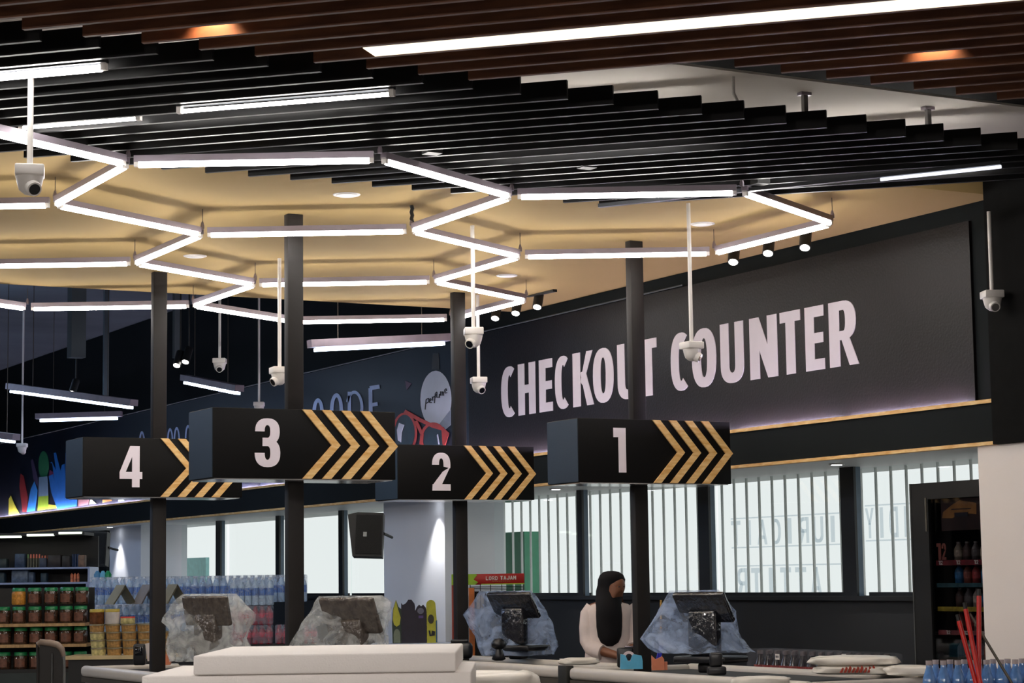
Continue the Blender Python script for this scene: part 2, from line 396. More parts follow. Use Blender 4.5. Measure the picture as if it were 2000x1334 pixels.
# outside: pavement, a green hoarding and a teal kiosk across the way
struct('ground', MB().box((9.6, -4, -.15), (40, 60, -.05)), mat('pale_paving', (190, 190, 186), .9))
a = at_x(340, 1090, 12.5); b = at_x(402, 1090, 12.5)
tag(MB().box((12.5, b.y, 0), (12.56, a.y, at_x(370, 1090, 12.5).z)).build('kiosk', mat('teal_kiosk_paint', (150, 205, 205), .7)), 'pale teal kiosk outside, seen through the window left of the number 3 post', 'kiosk')
a = at_x(960, 1040, 11.5); b = at_x(1024, 1040, 11.5)
tag(MB().box((11.5, b.y, 0), (11.7, a.y, at_x(990, 1040, 11.5).z)).build('hoarding', mat('green_hoarding_paint', (60, 140, 105), .7)), 'green panel outside the window behind the number 2 post', 'hoarding')

# ------------------------------------------------------------------ banner graphics on the wall
BX = 8.32
BANB = mat('brown_black_banner_vinyl', (17, 11, 12), .5, spec=.22, var=.18, scale=3, bump=.15, bscale=60)
BANN = mat('navy_banner_vinyl', (13, 25, 40), .5, spec=.4, var=.25, scale=1.2)
zt, zb = 3.59, 2.5
y1 = ypx(1905, BX, 780); y2 = ypx(915, BX, 750); y3 = ypx(560, BX, 780)
bn = tag(MB().box((BX, y1, zb), (BX + .02, y2, zt)).build('wall_banner', BANB), 'long dark banner reading CHECKOUT COUNTER on the right wall', 'banner')
LETM = mat('off_white_lettering', (206, 198, 208), .6, var=.02)
L1 = [('C', 979, 1008), ('H', 1012, 1045.5), ('E', 1053, 1079), ('C', 1084, 1113), ('K', 1119, 1158), ('O', 1158.5, 1198.5), ('U', 1206.5, 1245), ('T', 1250, 1283.5),
      ('C', 1311, 1348), ('O', 1352.5, 1400), ('U', 1408.5, 1454), ('N', 1466, 1520), ('T', 1526, 1566), ('E', 1575, 1612), ('R', 1622, 1676)]
mB = frame((BX - .004, 0, 0), (0, -1, 0), (1, 0, 0))
LZ0, LZ1 = 2.843, 3.262
for c, l, r in L1:
    ya, yb = ypx(l, BX, 715), ypx(r, BX, 715)
    mb = MB(); letter(mb, c, -ya, LZ0, ya - yb, LZ1 - LZ0, .004, mB, {'C': .42, 'O': .37, 'U': .37, 'H': .37, 'N': .35, 'K': .38, 'E': .38, 'R': .38, 'T': .36}[c], .17); mb.build('letter', LETM, bn)

bm2 = tag(MB().box((BX, y2, zb), (BX + .02, YF, zt)).build('wall_banner', BANN), 'navy fashion mural with perfume bottle and red sunglasses, behind the number 3 sign', 'mural')
def onwall(pts, off=.006, mbx=None):
    P = [at_x(px, py, BX - off) for px, py in pts]
    mbx = mbx or MB()
    n = len(P); vs = P + [p + Vector((.003, 0, 0)) for p in P]
    mbx.add(vs, [tuple(range(n)), tuple(range(2 * n - 1, n - 1, -1))] + [(i, i + n, (i + 1) % n + n, (i + 1) % n) for i in range(n)]); return mbx
def ell(cx, cy, rx, ry, n=28, a0=0, a1=360, rot=0):
    o = []
    for i in range(n):
        t = math.radians(a0 + (a1 - a0) * i / (n if a1 - a0 == 360 else n - 1)); x, y = rx * math.cos(t), ry * math.sin(t)
        c, s_ = math.cos(math.radians(rot)), math.sin(math.radians(rot)); o.append((cx + x * c - y * s_, cy + x * s_ + y * c))
    return o
def ringw(cx, cy, rx, ry, tx, ty, mbx, off, a0=0, a1=360, n=28, rot=0):
    o = ell(cx, cy, rx, ry, n + 1, a0, a1 + .001, rot); i_ = ell(cx, cy, rx - tx, ry - ty, n + 1, a0, a1 + .001, rot)
    for k in range(n): onwall([o[k], o[k + 1], i_[k + 1], i_[k]], off, mbx)
PERF = mat('pale_perfume_bottle_print', (214, 220, 238), .6, var=.12, scale=2)
onwall(ell(851, 780, 30, 56), .006).build('bottle_picture', PERF, bm2, label='pale oval perfume bottle printed on the mural')
onwall([(843, 722), (858, 722), (856, 690), (845, 690)], .006).build('bottle_neck_picture', mat('dim_glass_print', (60, 62, 64), .6), bm2)
onwall([(855, 832), (880, 800), (880, 830), (866, 842)], .007).build('bottle_picture', mat('grey_bottle_print', (150, 160, 180), .6, var=.1), bm2)
ink = MB()
def stroke(pts, wd, mbx, off):
    for (x0, y0), (x1, y1) in zip(pts, pts[1:]):
        d = math.hypot(x1 - x0, y1 - y0) or 1; nx, ny = -(y1 - y0) / d * wd / 2, (x1 - x0) / d * wd / 2
        onwall([(x0 + nx, y0 + ny), (x1 + nx, y1 + ny), (x1 - nx, y1 - ny), (x0 - nx, y0 - ny)], off, mbx)
# hand-lettered word Perfume, climbing to the right
def sc(pts, ox, s=1): return [(ox + x * s, 796 - (ox - 829) * .62 - y * s) for x, y in pts]
for pts in (sc([(1, -4), (3, 16), (8, 18), (8, 11), (3, 8)], 829), sc([(0, 6), (4, 9), (3, 12), (0, 10), (1, 4), (5, 4)], 838), sc([(0, 12), (1, 4), (1, 10), (4, 13)], 844),
            sc([(0, -3), (2, 16), (5, 19), (5, 15), (0, 8), (5, 9)], 848), sc([(0, 12), (0, 5), (4, 5), (5, 12), (5, 4)], 853), sc([(0, 4), (0, 12), (3, 11), (3, 4), (4, 12), (6, 11), (6, 4)], 860),
            sc([(0, 7), (4, 9), (3, 13), (0, 10), (1, 4), (5, 5)], 868)):
    stroke(pts, 1.5, ink, .012)
ink.build('lettering', mat('black_ink', (30, 30, 40), .6), bm2)
RED = mat('red_sunglass_print', (190, 62, 55), .5, var=.15)
lens = MB(); onwall(ell(790, 843, 20, 34), .008, lens); onwall(ell(846, 855, 22, 28), .008, lens)
lens.build('lens_picture', mat('dark_teal_lens_print', (28, 52, 64), .5, var=.2), bm2)
rm = MB(); ringw(846, 857, 26, 32, 5, 5, rm, .012, 150, 400); ringw(790, 846, 24, 40, 4, 4, rm, .012, 200, 400)
stroke([(790, 803), (820, 820), (845, 832), (866, 838)], 7, rm, .013); stroke([(812, 822), (824, 848), (822, 868)], 6, rm, .013)
onwall([(862, 832), (877, 846), (870, 868), (864, 868)], .014, rm)
rm.build('sunglasses_picture', RED, bm2, label='red sunglasses printed on the mural')
onwall([(779, 826), (789, 830), (784, 845), (783, 864), (777, 860), (775, 840)], .016).build('glint_picture', PERF, bm2); onwall([(855, 848), (858, 868), (856, 868), (853, 850)], .016).build('glint_picture', PERF, bm2)
onwall([(791, 743), (803, 749), (794, 762)], .006).build('petal_picture', mat('mauve_print', (90, 70, 90), .6), bm2)
# hand-drawn capital letters, tops in view above the number 3 sign
LM2 = mat('periwinkle_lettering', (176, 196, 236), .6, var=.06)
lw = MB()
def lflush():
    global lw
    lw.build('letter', LM2, bm2); lw = MB()
ringw(621, 806, 11, 28, 6.4, 8, lw, .008, 175, 365)
stroke([(610, 806), (611, 840), (622, 850), (631, 838)], 6, lw, .008); lflush()
ringw(657, 800, 12.5, 32, 6.4, 8, lw, .008, 175, 365); stroke([(646.5, 800), (648, 836), (657, 842), (667, 832), (667, 800)], 6, lw, .008); lflush()
stroke([(682, 765), (682, 830)], 6, lw, .008); ringw(692, 796, 17, 33, 5, 6, lw, .008, 200, 370); stroke([(706, 800), (703, 822), (684, 828)], 5, lw, .008); lflush()
stroke([(723, 758), (724, 822)], 7, lw, .008); stroke([(722, 758), (741, 755)], 8, lw, .009); stroke([(724, 791), (737, 789)], 7, lw, .009); stroke([(724, 820), (740, 817)], 7, lw, .009)
lflush()
for x, h_, l_, r_ in ((332, 0, 326, 338), (345, -2, 345.5, None), (367, -6, 361, 373), (277, 6, 270, None)):
    lw = MB(); ringw(x, 862 + h_, 6, 26, 2.6, 5, lw, .008, 180, 360, 14); stroke([(l_, 862), (l_, 900)], 3, lw, .008)
    if r_: stroke([(r_, 862), (r_, 900)], 3, lw, .008)
    lw.build('letter', LM2, bm2)
# painted shapes at the far end of the mural: brush, hand and blades of colour
def blob(name, pts, rgb, off=.008): onwall(pts, off).build(name, mat('print_%d_%d_%d' % rgb, rgb, .6, var=.08), bm2)
blob('brush_picture', ell(85, 908, 10, 27), (32, 112, 72), .007)
blob('brush_picture', [(76, 932), (92, 930), (94, 968), (75, 970)], (120, 150, 170), .009)
blob('brush_picture', [(75, 970), (94, 968), (94, 994), (73, 998)], (150, 190, 40), .009)
blob('hand_picture', [(112, 995), (100, 962), (95, 930), (103, 926), (106, 938), (102, 905), (98, 904), (101, 902), (109, 918), (105, 885), (109, 884), (118, 920), (121, 908), (126, 906), (127, 930), (129, 960), (134, 972), (150, 968), (150, 988)], (28, 118, 205), .012)
blob('hand_picture', [(127, 962), (128, 885), (132, 880), (135, 962)], (28, 110, 195), .010)
blob('petal_picture', [(52, 1000), (60, 955), (67, 940), (73, 958), (68, 998)], (40, 140, 220), .008)
blob('petal_picture', [(17, 1006), (17, 975), (21, 968), (28, 985), (38, 1004)], (205, 205, 60), .008)
blob('petal_picture', [(44, 1000), (38, 950), (40, 925), (46, 930), (54, 970), (52, 1000)], (150, 38, 40), .007)
blob('petal_picture', [(66, 940), (60, 900), (64, 896), (74, 935), (74, 950)], (70, 60, 90), .006)
blob('petal_picture', [(95, 934), (97, 918), (104, 922), (110, 934), (104, 944)], (140, 60, 100), .007)
blob('petal_picture', [(93, 995), (94, 985), (118, 988), (118, 992)], (210, 210, 60), .007)
blob('petal_picture', [(152, 990), (152, 966), (176, 966), (172, 985)], (150, 110, 110), .008)
blob('petal_picture', [(174, 985), (177, 974), (188, 984)], (220, 215, 170), .009)
blob('petal_picture', [(200, 982), (200, 968), (214, 966), (218, 978)], (190, 130, 60), .008)
blob('petal_picture', [(231, 980), (231, 967), (241, 966), (242, 978)], (150, 190, 170), .008)

# strip light that lies behind the lip of the bulkhead and grazes the banner
mb = MB(); y = YN + .2; 
strip = []
k = 0
while y < 32:
    strip.append((y, y + 1.15)); y += 1.25
st0 = None
for i, (a, b) in enumerate(strip):
    o = MB().cyl((8.28, a, 2.511), (8.28, b, 2.511), .004, n=6).build('ledge_tube_light', glow('ledge_tube_glow', (235, 222, 255), 60))
    tag(o, 'thin strip light lying behind the wooden lip of the wall ledge below the banner', 'strip light', 'strip lights along the wall ledge')

# ------------------------------------------------------------------ slatted ceilings, diagonal to the room
SZ = 3.60; SH = .085; ST = .022
U = Vector((-.70711, .70711, 0)); LAT0, DLT = 9.86, .234
def slat(k, ylo, yhi, h, parent, m, xlim=8.17):
    s_ = LAT0 + DLT * k                 # x + y on this slat
    if s_ - ylo > xlim: ylo = s_ - xlim
    if yhi - ylo < .1: return
    p, q = Vector((s_ - ylo, ylo, SZ + h / 2)), Vector((s_ - yhi, yhi, SZ + h / 2))
    MB().beam(p, q, ST, h).build('slat', m, parent)
wr = thing('slatted_ceiling', 'brown wooden slatted ceiling raft with a warm light line, nearest at the top', 'slatted ceiling', (4, 5, SZ))
for k in range(-14, 9): slat(k if k < 5 else k + .08, .5, 7.72, .11, wr, BROWN)
for k in range(9, 27): slat(k, 1.5, 7.05, .11, wr, BROWN)
br = thing('slatted_ceiling', 'black slatted ceiling raft with stepped ends beyond the wooden one', 'slatted ceiling', (5, 9, SZ))
for k in range(-12, 28): slat(k, 7.85, 10.09, SH, br, BSLAT)
VOID = mat('black_backing_board', (30, 30, 30), .9, spec=.1)
# dark backing over the wooden raft and cross rails over the black one
MB().box((-6, -3.9, SZ + .3), (8.17, 8.1, SZ + .32)).build('backing_board', VOID, wr)
for yy in (8.5, 9.6):
    MB().box((-2, yy, SZ + SH), (6.3, yy + .03, SZ + SH + .012)).build('rail', BLACK, br)
# black square drop posts that carry the black raft
for px, py, lb in ((1000, 380, 'black square drop post in the middle of the black slats'), (737, 345, 'black square drop post left of centre in the black slats'), (1447, 372, 'black square drop post at the right end of the hexagon lights')):
    q = at_z(px, py, SZ - .005)
    o = MB().box((q.x - .04, 9.12, SZ - .003), (q.x + .04, 9.19, 3.9)).build('drop_post', BLACK)
    tag(o, lb, 'hanger', 'drop posts of the black slatted ceiling')
# silver hangers on the white strip of ceiling
for px, py, nm in ((1571, 181, 'left'), (1812, 209, 'right')):
    q = at_z(px, py, 3.9)
    t = thing('ceiling_hanger', 'small silver hanger bracket on the white ceiling, the %s one above the black slats' % nm, 'hanger', q, 'silver ceiling hangers')
    MB().box((q.x - .03, q.y - .02, 3.885), (q.x + .03, q.y + .02, 3.9)).build('plate', ALU, t)
    MB().box((q.x - .012, q.y - .012, 3.69), (q.x + .012, q.y + .012, 3.885)).build('rod', mat('galvanised_rod', (120, 118, 118), .4, metal=.7), t)
q = at_z(1432, 150, 3.9)
tag(MB().tube([q, q + Vector((0, 0, -.08)), q + Vector((.02, -.01, -.13)), q + Vector((.05, -.02, -.2))], .008).build('ceiling_cable', WPLAST), 'grey cable looping down from the white ceiling strip', 'cable')

# warm light line in the wooden raft
s45 = LAT0 + DLT * 4.56
wl = thing('linear_light', 'long warm light line recessed between the brown wooden slats', 'linear light', (4, 6.5, SZ))
ya = at_z(700, 100, SZ).y; yc = s45 - 8.05
MB().beam((s45 - ya, ya, SZ + .006), (s45 - yc, yc, SZ + .006), .140, .012).build('diffuser', glow('warm_diffuser_glow', (255, 238, 208), .6), wl)
MB().beam((s45 - ya, ya, SZ + .03), (s45 - yc, yc, SZ + .03), .138, .03).build('housing', BLACK, wl)
# recessed warm spots in the wooden raft
for px, py, nm in ((407, 42, 'left'), (1826, 96, 'right')):
    q = at_z(px, py - 28, SZ + .1)
    t = thing('recessed_spot', 'small warm recessed spot glowing between the wooden slats, at the upper %s' % nm, 'spotlight', q, 'recessed warm spots')
    MB().lathe([(.045, .0), (.05, .05)], (q.x, q.y, SZ + .19), 16).build('trim', BLACK, t)
    MB().lathe([(.04, 0), (.04, .004)], (q.x, q.y, SZ + .182), 16).build('lens', glow('warm_lens', (255, 190, 130), 2), t)
    ld = bpy.data.lights.new('warm_lamp', 'SPOT'); ld.energy = 26; ld.spot_size = math.radians(85); ld.spot_blend = .8; ld.shadow_soft_size = .02; ld.color = (1, .6, .32)
    lo = bpy.data.objects.new('warm_lamp', ld); COL.objects.link(lo); lo.location = (0, 0, .075); lo.parent = t

# ------------------------------------------------------------------ tube lights
def tube_light(name, p, q, label, group, lit=True, r=.015, hw=.036, hh=.032, glow_m=None, gap=.03, body=None):
    p, q = Vector(p), Vector(q); d = (q - p).normalized(); c = (p + q) / 2
    t = thing(name, label, 'tube light', c, group)
    a, b = p + d * gap, q - d * gap
    hb = MB(); hb.beam(a + Vector((0, 0, .028)), b + Vector((0, 0, .028)), hw, hh)
    hb.build('housing', body or ALU, t)
    for u_, v_ in ((a, 1), (b, -1)): MB().beam(u_ + Vector((0, 0, .005)), u_ + d * (.022 * v_) + Vector((0, 0, .005)), .026, .03).build('end_cap', WPLAST, t)
    if lit: MB().cyl(a + d * .022, b - d * .022, r, n=10).build('tube', glow_m or TUBE, t)
    else: MB().cyl(a + d * .022, b - d * .022, r, n=10).build('tube', mat('unlit_tube', (90, 92, 98), .3), t)
    return t
A_ = 1.22
HO = Vector((3.21971, 9.73621, 2.01479 + EYE))
def dr(k): return Vector((math.cos(math.radians(k - 30)), math.sin(math.radians(k - 30)), 0)) * A_
V = {1: HO}
V[2] = V[1] + dr(0); V[3] = V[2] + dr(60); V[8] = V[3] + dr(120); V[9] = V[8] - dr(0); V[10] = V[9] + dr(240)
V[4] = V[3] + dr(0); V[5] = V[4] + dr(60); V[6] = V[5] + dr(120); V[7] = V[6] - dr(0)
V[13] = V[7] + dr(120); V[12] = V[13] - dr(0); V[11] = V[12] + dr(240)
V[14] = V[13] + dr(60); V[15] = V[14] + dr(120); V[16] = V[15] - dr(0); V[17] = V[12] + dr(120); V[18] = V[17] - dr(0)
V[19] = V[1] - dr(60); V[20] = V[10] - dr(0); V[21] = V[11] - dr(0); V[22] = V[18] + dr(240); V[23] = V[22] - dr(0)
V[24] = V[20] - dr(60); V[25] = V[19] - dr(0)
HEX = [(19, 1, 'running from the left border to the near left hexagon corner'), (1, 2, 'front edge of the near left hexagon'), (2, 3, 'right front edge of the near left hexagon'),
       (3, 4, 'front edge of the near right hexagon'), (4, 5, 'right front edge of the near right hexagon'), (5, 6, 'right rear edge of the near right hexagon'),
       (6, 7, 'rear edge of the near right hexagon'), (7, 8, 'shared by the near right and middle hexagons'), (8, 3, 'shared by the near left and near right hexagons'),
       (8, 9, 'shared by the near left and middle hexagons'), (9, 10, 'left rear edge of the near left hexagon'), (10, 1, 'left front edge of the near left hexagon'),
       (10, 20, 'from the near left hexagon level to the left border'), (9, 11, 'left front edge of the middle hexagon'), (11, 21, 'from the middle hexagon level to the left border'),
       (11, 12, 'left rear edge of the middle hexagon'), (12, 13, 'shared by the middle and rear hexagons'), (7, 13, 'right rear edge of the middle hexagon'),
       (13, 14, 'right front edge of the rear hexagon'), (14, 15, 'right rear edge of the rear hexagon'), (15, 16, 'rearmost edge of the rear hexagon'),
       (16, 17, 'left rear edge of the rear hexagon'), (17, 12, 'left front edge of the rear hexagon'), (17, 18, 'below the dark edge of the ceiling, across sign 4 post'),
       (18, 22, 'short piece at the left border below the tan ceiling'), (21, 22, 'beyond the left border, linking the rear rows'), (20, 24, 'beyond the left border, ahead of the near rows')]
for a, b, lb in HEX:
    tube_light('tube_light', V[a], V[b], 'lit tube light, ' + lb, 'hexagon tube lights under the tan ceiling')
WIREM = mat('steel_wire', (80, 74, 66), .5, metal=.5)
nmv = {}; nmf = set(); usd = set()
for a, b, lb in HEX:
    for k_, e_ in ((a, 'f'), (b, 's')):
        if k_ not in nmv and (lb, e_) not in usd:
            nmv[k_] = lb; usd.add((lb, e_))
            if e_ == 'f': nmf.add(k_)
for k in V:
    if k in (23, 25): continue
    top = CZ if V[k].y > 9.28 else (3.9 if V[k].y > 8.14 else 3.88)
    t = thing('hanging_wire', 'wire, %s end, %s' % ('left' if k in nmf else 'right', nmv[k]), 'wire', V[k], 'wires of the hexagon lights')
    MB().cyl(V[k] + Vector((0, 0, .04)), (V[k].x, V[k].y, top), .0022, n=5).build('wire', WIREM, t)
    MB().lathe([(.012, 0), (.012, .02), (.005, .045)], V[k] + Vector((0, 0, .035)), 8).build('joint', ALU, t)
q = at_z(799, 403, CZ)
tag(MB().tube([Vector((V[8].x, V[8].y, 3.57)) + Vector((0, 0, .12 * i / 6)) + Vector((.006 * (i % 2), 0, 0)) for i in range(7)], .012).build('power_cable', BLACK), 'black wrapped power cable dropping from the tan ceiling between the two near hexagons', 'cable')

# tube lights set between the black slats
def inslat(p0, p1, zz, label, lit=True, ex=0, r=.009):
    a, b = at_z(*p0, zz), at_z(*p1, zz); c = (a + b) / 2
    s_ = c.x + c.y; k = round((s_ - LAT0) / DLT - .5) + .5; s_ = LAT0 + DLT * k
    a = Vector((s_ - a.y, a.y, zz)); b = Vector((s_ - b.y, b.y, zz)); d = (b - a).normalized()
    t = tube_light('slat_tube_light', a - d * ex, b + d * 0, label, 'tube lights between the black slats', lit, r=r, hh=.015, body=mat('dark_housing', (48, 50, 54), .3))
inslat((0, 140), (212, 130), SZ - .015, 'lit tube light between black slats at the upper left border', ex=.5, r=.015)
inslat((375, 223), (836, 188), SZ - .015, 'lit tube light between black slats above the near left hexagon')
inslat((40, 252), (312, 232), SZ + .01, 'lit tube light between black slats just above the left hexagon corner')
tt = thing('slat_tube_light', 'long mostly dark light fitting under the black slats at the right', 'tube light', at_z(1560, 360, SZ), 'tube lights between the black slats')
a, b = at_z(1170, 402, SZ - .04), at_z(1955, 318, SZ - .04)
MB().beam(a, b, .03, .02).build('housing', mat('dark_housing', (48, 50, 54), .3), tt)
c_ = a.lerp(b, .72)
MB().cyl(c_ + Vector((0, 0, -.02)), b + Vector((0, 0, -.02)), .009, n=8).build('tube', glow('dim_tube', (210, 215, 230), .8), tt, label='lit right end of the fitting')

for i, (x, y) in enumerate(((3.3, 8.75), (5.2, 8.8), (6.9, 8.7))):  # tubes added to brighten the white ceiling and the gaps between slats
    p, q = Vector((x + .42, y - .42, 3.745)), Vector((x - .42, y + .42, 3.745))
    tube_light('added_upper_tube', p, q, 'added tube light above the black slats, seen only through the gaps, %s from the left' % ORD[i], 'added tube lights above the black slats', body=WPLAST)
# cool tube lights far back in the dark part of the shop
def far_light(p0, d0, p1, d1, label):
    a, b = at_d(*p0, d0), at_d(*p1, d1)
    t = thing('tube_light', label, 'tube light', (a + b) / 2, 'far tube lights over the shelves')
    MB().beam(a + Vector((0, 0, .05)), b + Vector((0, 0, .05)), .09, .06).build('housing', mat('mauve_grey_housing', (120, 108, 118), .5), t)
    d = (b - a).normalized()
    MB().beam(a + d * .05, b - d * .05, .05, .024).build('tube', TUBEC, t)
    for s_ in (.2, .8):
        c = a.lerp(b, s_); MB().cyl(c + Vector((0, 0, .08)), (c.x, c.y, 4.7), .004, n=5).build('wire', WIREM, t)
far_light((18, 764), 21.5, (262, 797), 20, 'cool white tube light sloping down to the right beyond the post of sign 4')
far_light((70, 822), 24, (238, 817), 24, 'cool white tube light directly above the mural hand, lower of the far pair')
far_light((-60, 852), 21, (32, 864), 20.5, 'cool white tube light cut off by the left border')
far_light((360, 747), 21.5, (468, 769), 20, 'short cool white tube light between the posts of signs 4 and 3')
far_light((604, 684), 16.6, (877, 671), 17.2, 'long cool white tube light between the posts of signs 3 and 2')
# unseen tubes added behind and beside the camera to light sign fronts and walls
for i, (x, y) in enumerate([(0, 3.5), (3.2, 1.5), (-2.5, 7), (-3.5, 12), (-3, 17), (0, -1)]):
    t = thing('tube_light', 'added tube light out of the frame, brightening sign fronts and walls', 'tube light', (x, y, 3.5), 'added tube lights outside the frame')
    MB().beam((x - .6, y, 3.44), (x + .6, y, 3.44), .25, .03).build('tube', glow('added_offscreen_glow', (255, 246, 238), 50), t)
for i, (x, y) in enumerate([(2, 19), (4.5, 22), (1, 26), (5, 28), (-2, 22)]):  # unseen aisle tubes added to lift the dark far end
    t = thing('tube_light', 'added cool tube light over the aisles, out of the frame at the far left', 'tube light', (x, y, 4.0), 'added tube lights outside the frame')
    MB().beam((x - .6, y, 3.94), (x + .6, y, 3.94), .2, .03).build('tube', glow('added_aisle_glow', (190, 215, 255), 16), t)

# downlights in the tan ceiling
DIFF = mat('downlight_diffuser', (235, 232, 228), .4, var=.01)
for px, py, nm in ((677, 380, 'above the near left hexagon'), (381, 500, 'left of the sign 3 post'), (1372, 437, 'inside the near right hexagon'), (990, 538, 'inside the middle hexagon by the wall')):
    q = at_z(px, py, CZ)
    t = thing('downlight', 'round white downlight in the tan ceiling, ' + nm, 'downlight', q, 'round downlights in the tan ceiling')
    MB().lathe([(.06, -.008), (.062, 0)], q, 24).build('diffuser', DIFF, t)
    MB().lathe([(.075, -.004), (.078, 0)], q, 24).build('trim', WPLAST, t)

# black track spotlights by the wall
def spot(px, py, x, label, tilt=.5, grp='track spotlights along the banner wall', on=True, size=1, d=None, up=.2):
    if d: up = 4.69 - at_d(px, py, d).z - .12
    q = at_d(px, py, d) if d else at_x(px, py, x)
    t = thing('track_spotlight', label, 'spotlight', q, grp)
    ax = Vector((-.35 * tilt * 2, -.35, -.8)).normalized()
    MB().cyl(q, q - ax * (.15 * size), .037 * size, .037 * size, n=14).build('head', BLACK, t)
    MB().cyl(q + ax * .002, q - ax * .004, .03 * size, n=14).build('lens', glow('spot_lens_glow', (255, 250, 240), 7), t)
    MB().cyl(q - ax * (.15 * size), q - ax * (.15 * size) + Vector((0, 0, up)), .008, n=6).build('stem', BLACK, t)
for i, (px, py) in enumerate([(1432, 512), (1500, 495), (1572, 484)]):
    spot(px, py, 7.9, 'black track spotlight above the word COUNTER, %s of three' % ['leftmost', 'middle', 'rightmost'][i], up=.02)
for i, (px, py) in enumerate([(967, 622), (1007, 612), (1049, 600)]):
    spot(px, py, 7.9, 'black track spotlight left of the word CHECKOUT, %s of three' % ['leftmost', 'middle', 'rightmost'][i], up=.02)
a, b = at_x(1030, 577, 7.9), at_x(1084, 566, 7.9)
tag(MB().beam(a + Vector((0, 0, .0)), b, .035, .03).box((b.x - .01, (a.y + b.y) / 2 - .01, a.z), (b.x + .01, (a.y + b.y) / 2 + .01, CZ)).build('light_track', BLACK), 'short black light track under the tan ceiling near the word CHECKOUT', 'light track')
spot(345, 714, 0, 'small distant spotlight between the posts of signs 4 and 3, left of a pair', d=19, grp='distant track spotlights', up=.8)
spot(362, 707, 0, 'small distant spotlight between the posts of signs 4 and 3, right of a pair', d=19, grp='distant track spotlights', up=.8)
spot(141, 767, 0, 'small distant spotlight above the far left tube light', d=21, grp='distant track spotlights', up=.6)
# dark ducts hanging in the far left dark
for (px, py0, py1, dd, ww) in ((150, 620, 700, 20, .14), (345, 640, 700, 20, .06), (207, 690, 790, 22, .05)):
    a, b = at_d(px, py0, dd), at_d(px, py1, dd)
    tag(MB().box((a.x - ww / 2, a.y - ww / 2, b.z), (a.x + ww / 2, a.y + ww / 2, 4.7)).build('drop_duct', SLAB), 'dark vertical drop from the far ceiling, near %s' % {150: 'the left border', 345: 'the distant pair of spotlights', 207: 'the sloping tube light'}[px], 'duct')
# thin light-grey conduit line on the far wall above the mural
tag(MB().cyl((BX - .01, YN + 3.2, 3.6), (BX - .01, YF, 3.6), .006, n=6).build('wall_conduit', mat('grey_conduit', (70, 78, 80), .5)), 'thin grey conduit running along the top of the wall banner', 'conduit')

# ------------------------------------------------------------------ signs and their posts
SIGNF = mat('black_sign_face', (7, 6, 7), .6, spec=.2, var=.05)
SIGNS = mat('cool_lit_sign_side', (30, 44, 58), .4, spec=.5, var=.05)  # cool light on the left side is put into this bluer colour
SB = mat('white_sign_underside', (250, 252, 255), .15, var=.01, metal=.5)
def sign(num, cx, yf, where, dx0, dx1, z0=2.112, z1=2.513, chev=None):
    w_ = .572; dp = .39
    t = thing('lane_sign', 'black box sign with white number %s and wooden chevrons, %s' % (num, where), 'sign', (cx, yf + dp / 2, z0), 'numbered till signs')
    MB().rbox((cx - w_, yf, z0), (cx + w_, yf + dp, z1), .004).build('box', SIGNF, t)
    MB().box((cx - w_ - .003, yf + .004, z0 + .004), (cx - w_, yf + dp - .004, z1 - .004)).build('side_panel', SIGNS, t, label='left side panel with cool bluish light painted into its colour')
    MB().box((cx - w_ + .015, yf + .015, z0 - .006), (cx + w_ - .015, yf + dp - .015, z0 + .0)).build('bottom_panel', SB, t, label='white underside panel')
    m = frame((cx - w_, yf - .005, z0), (1, 0, 0), (0, 1, 0)); mb = MB()
    H = z1 - z0
    letter(mb, num, dx0, H * .16, dx1 - dx0, H * .70, .004, m)
    mb.build('number', mat('lilac_white_number', (240, 230, 240), .6, var=.01), t)
    ww = .056; tip = .184
    for i in range(4):
        x0 = .545 + i * .1235
        MB().prism([(x0, H), (x0 + ww, H), (x0 + ww + tip, H * .49), (x0 + ww, 0), (x0, 0), (x0 + tip, H * .49)], .016, m @ Matrix.Translation((0, -.006, 0))).build('chevron', PINE, t)
    return t
sg = [('3', 4.830, 11.34, 'nearest and left of centre', .255, .405), ('1', 7.252, 11.38, 'at the right below CHECKOUT COUNTER', .255, .345), ('4', 4.873, 13.92, 'at the far left', .255, .415), ('2', 7.272, 14.03, 'between signs 3 and 1', .28, .43)]
for num, cx, yf, wh, a, b in sg:
    sign(num, cx, yf, wh, a, b)
for num, px, yf in (('3', 563, 11.50), ('1', 1235, 11.54), ('4', 300, 14.06), ('2', 887.5, 14.19)):
    x = at_y(px, 700, yf).x; pw, pd = .098, .062
    t = thing('sign_post', 'square charcoal post carrying the number %s sign from floor to ceiling' % num, 'post', (x + pw / 2, yf + pd / 2, 0), 'posts of the till signs')
    MB().rbox((x, yf, 0), (x + pw, yf + pd, 2.106), .004).build('lower_shaft', CHARC, t)
    MB().rbox((x, yf, 2.513), (x + pw, yf + pd, CZ), .004).build('upper_shaft', CHARC, t)
    MB().box((x - .03, yf - .03, 0), (x + pw + .03, yf + pd + .03, .01)).build('base_plate', BLACK, t)

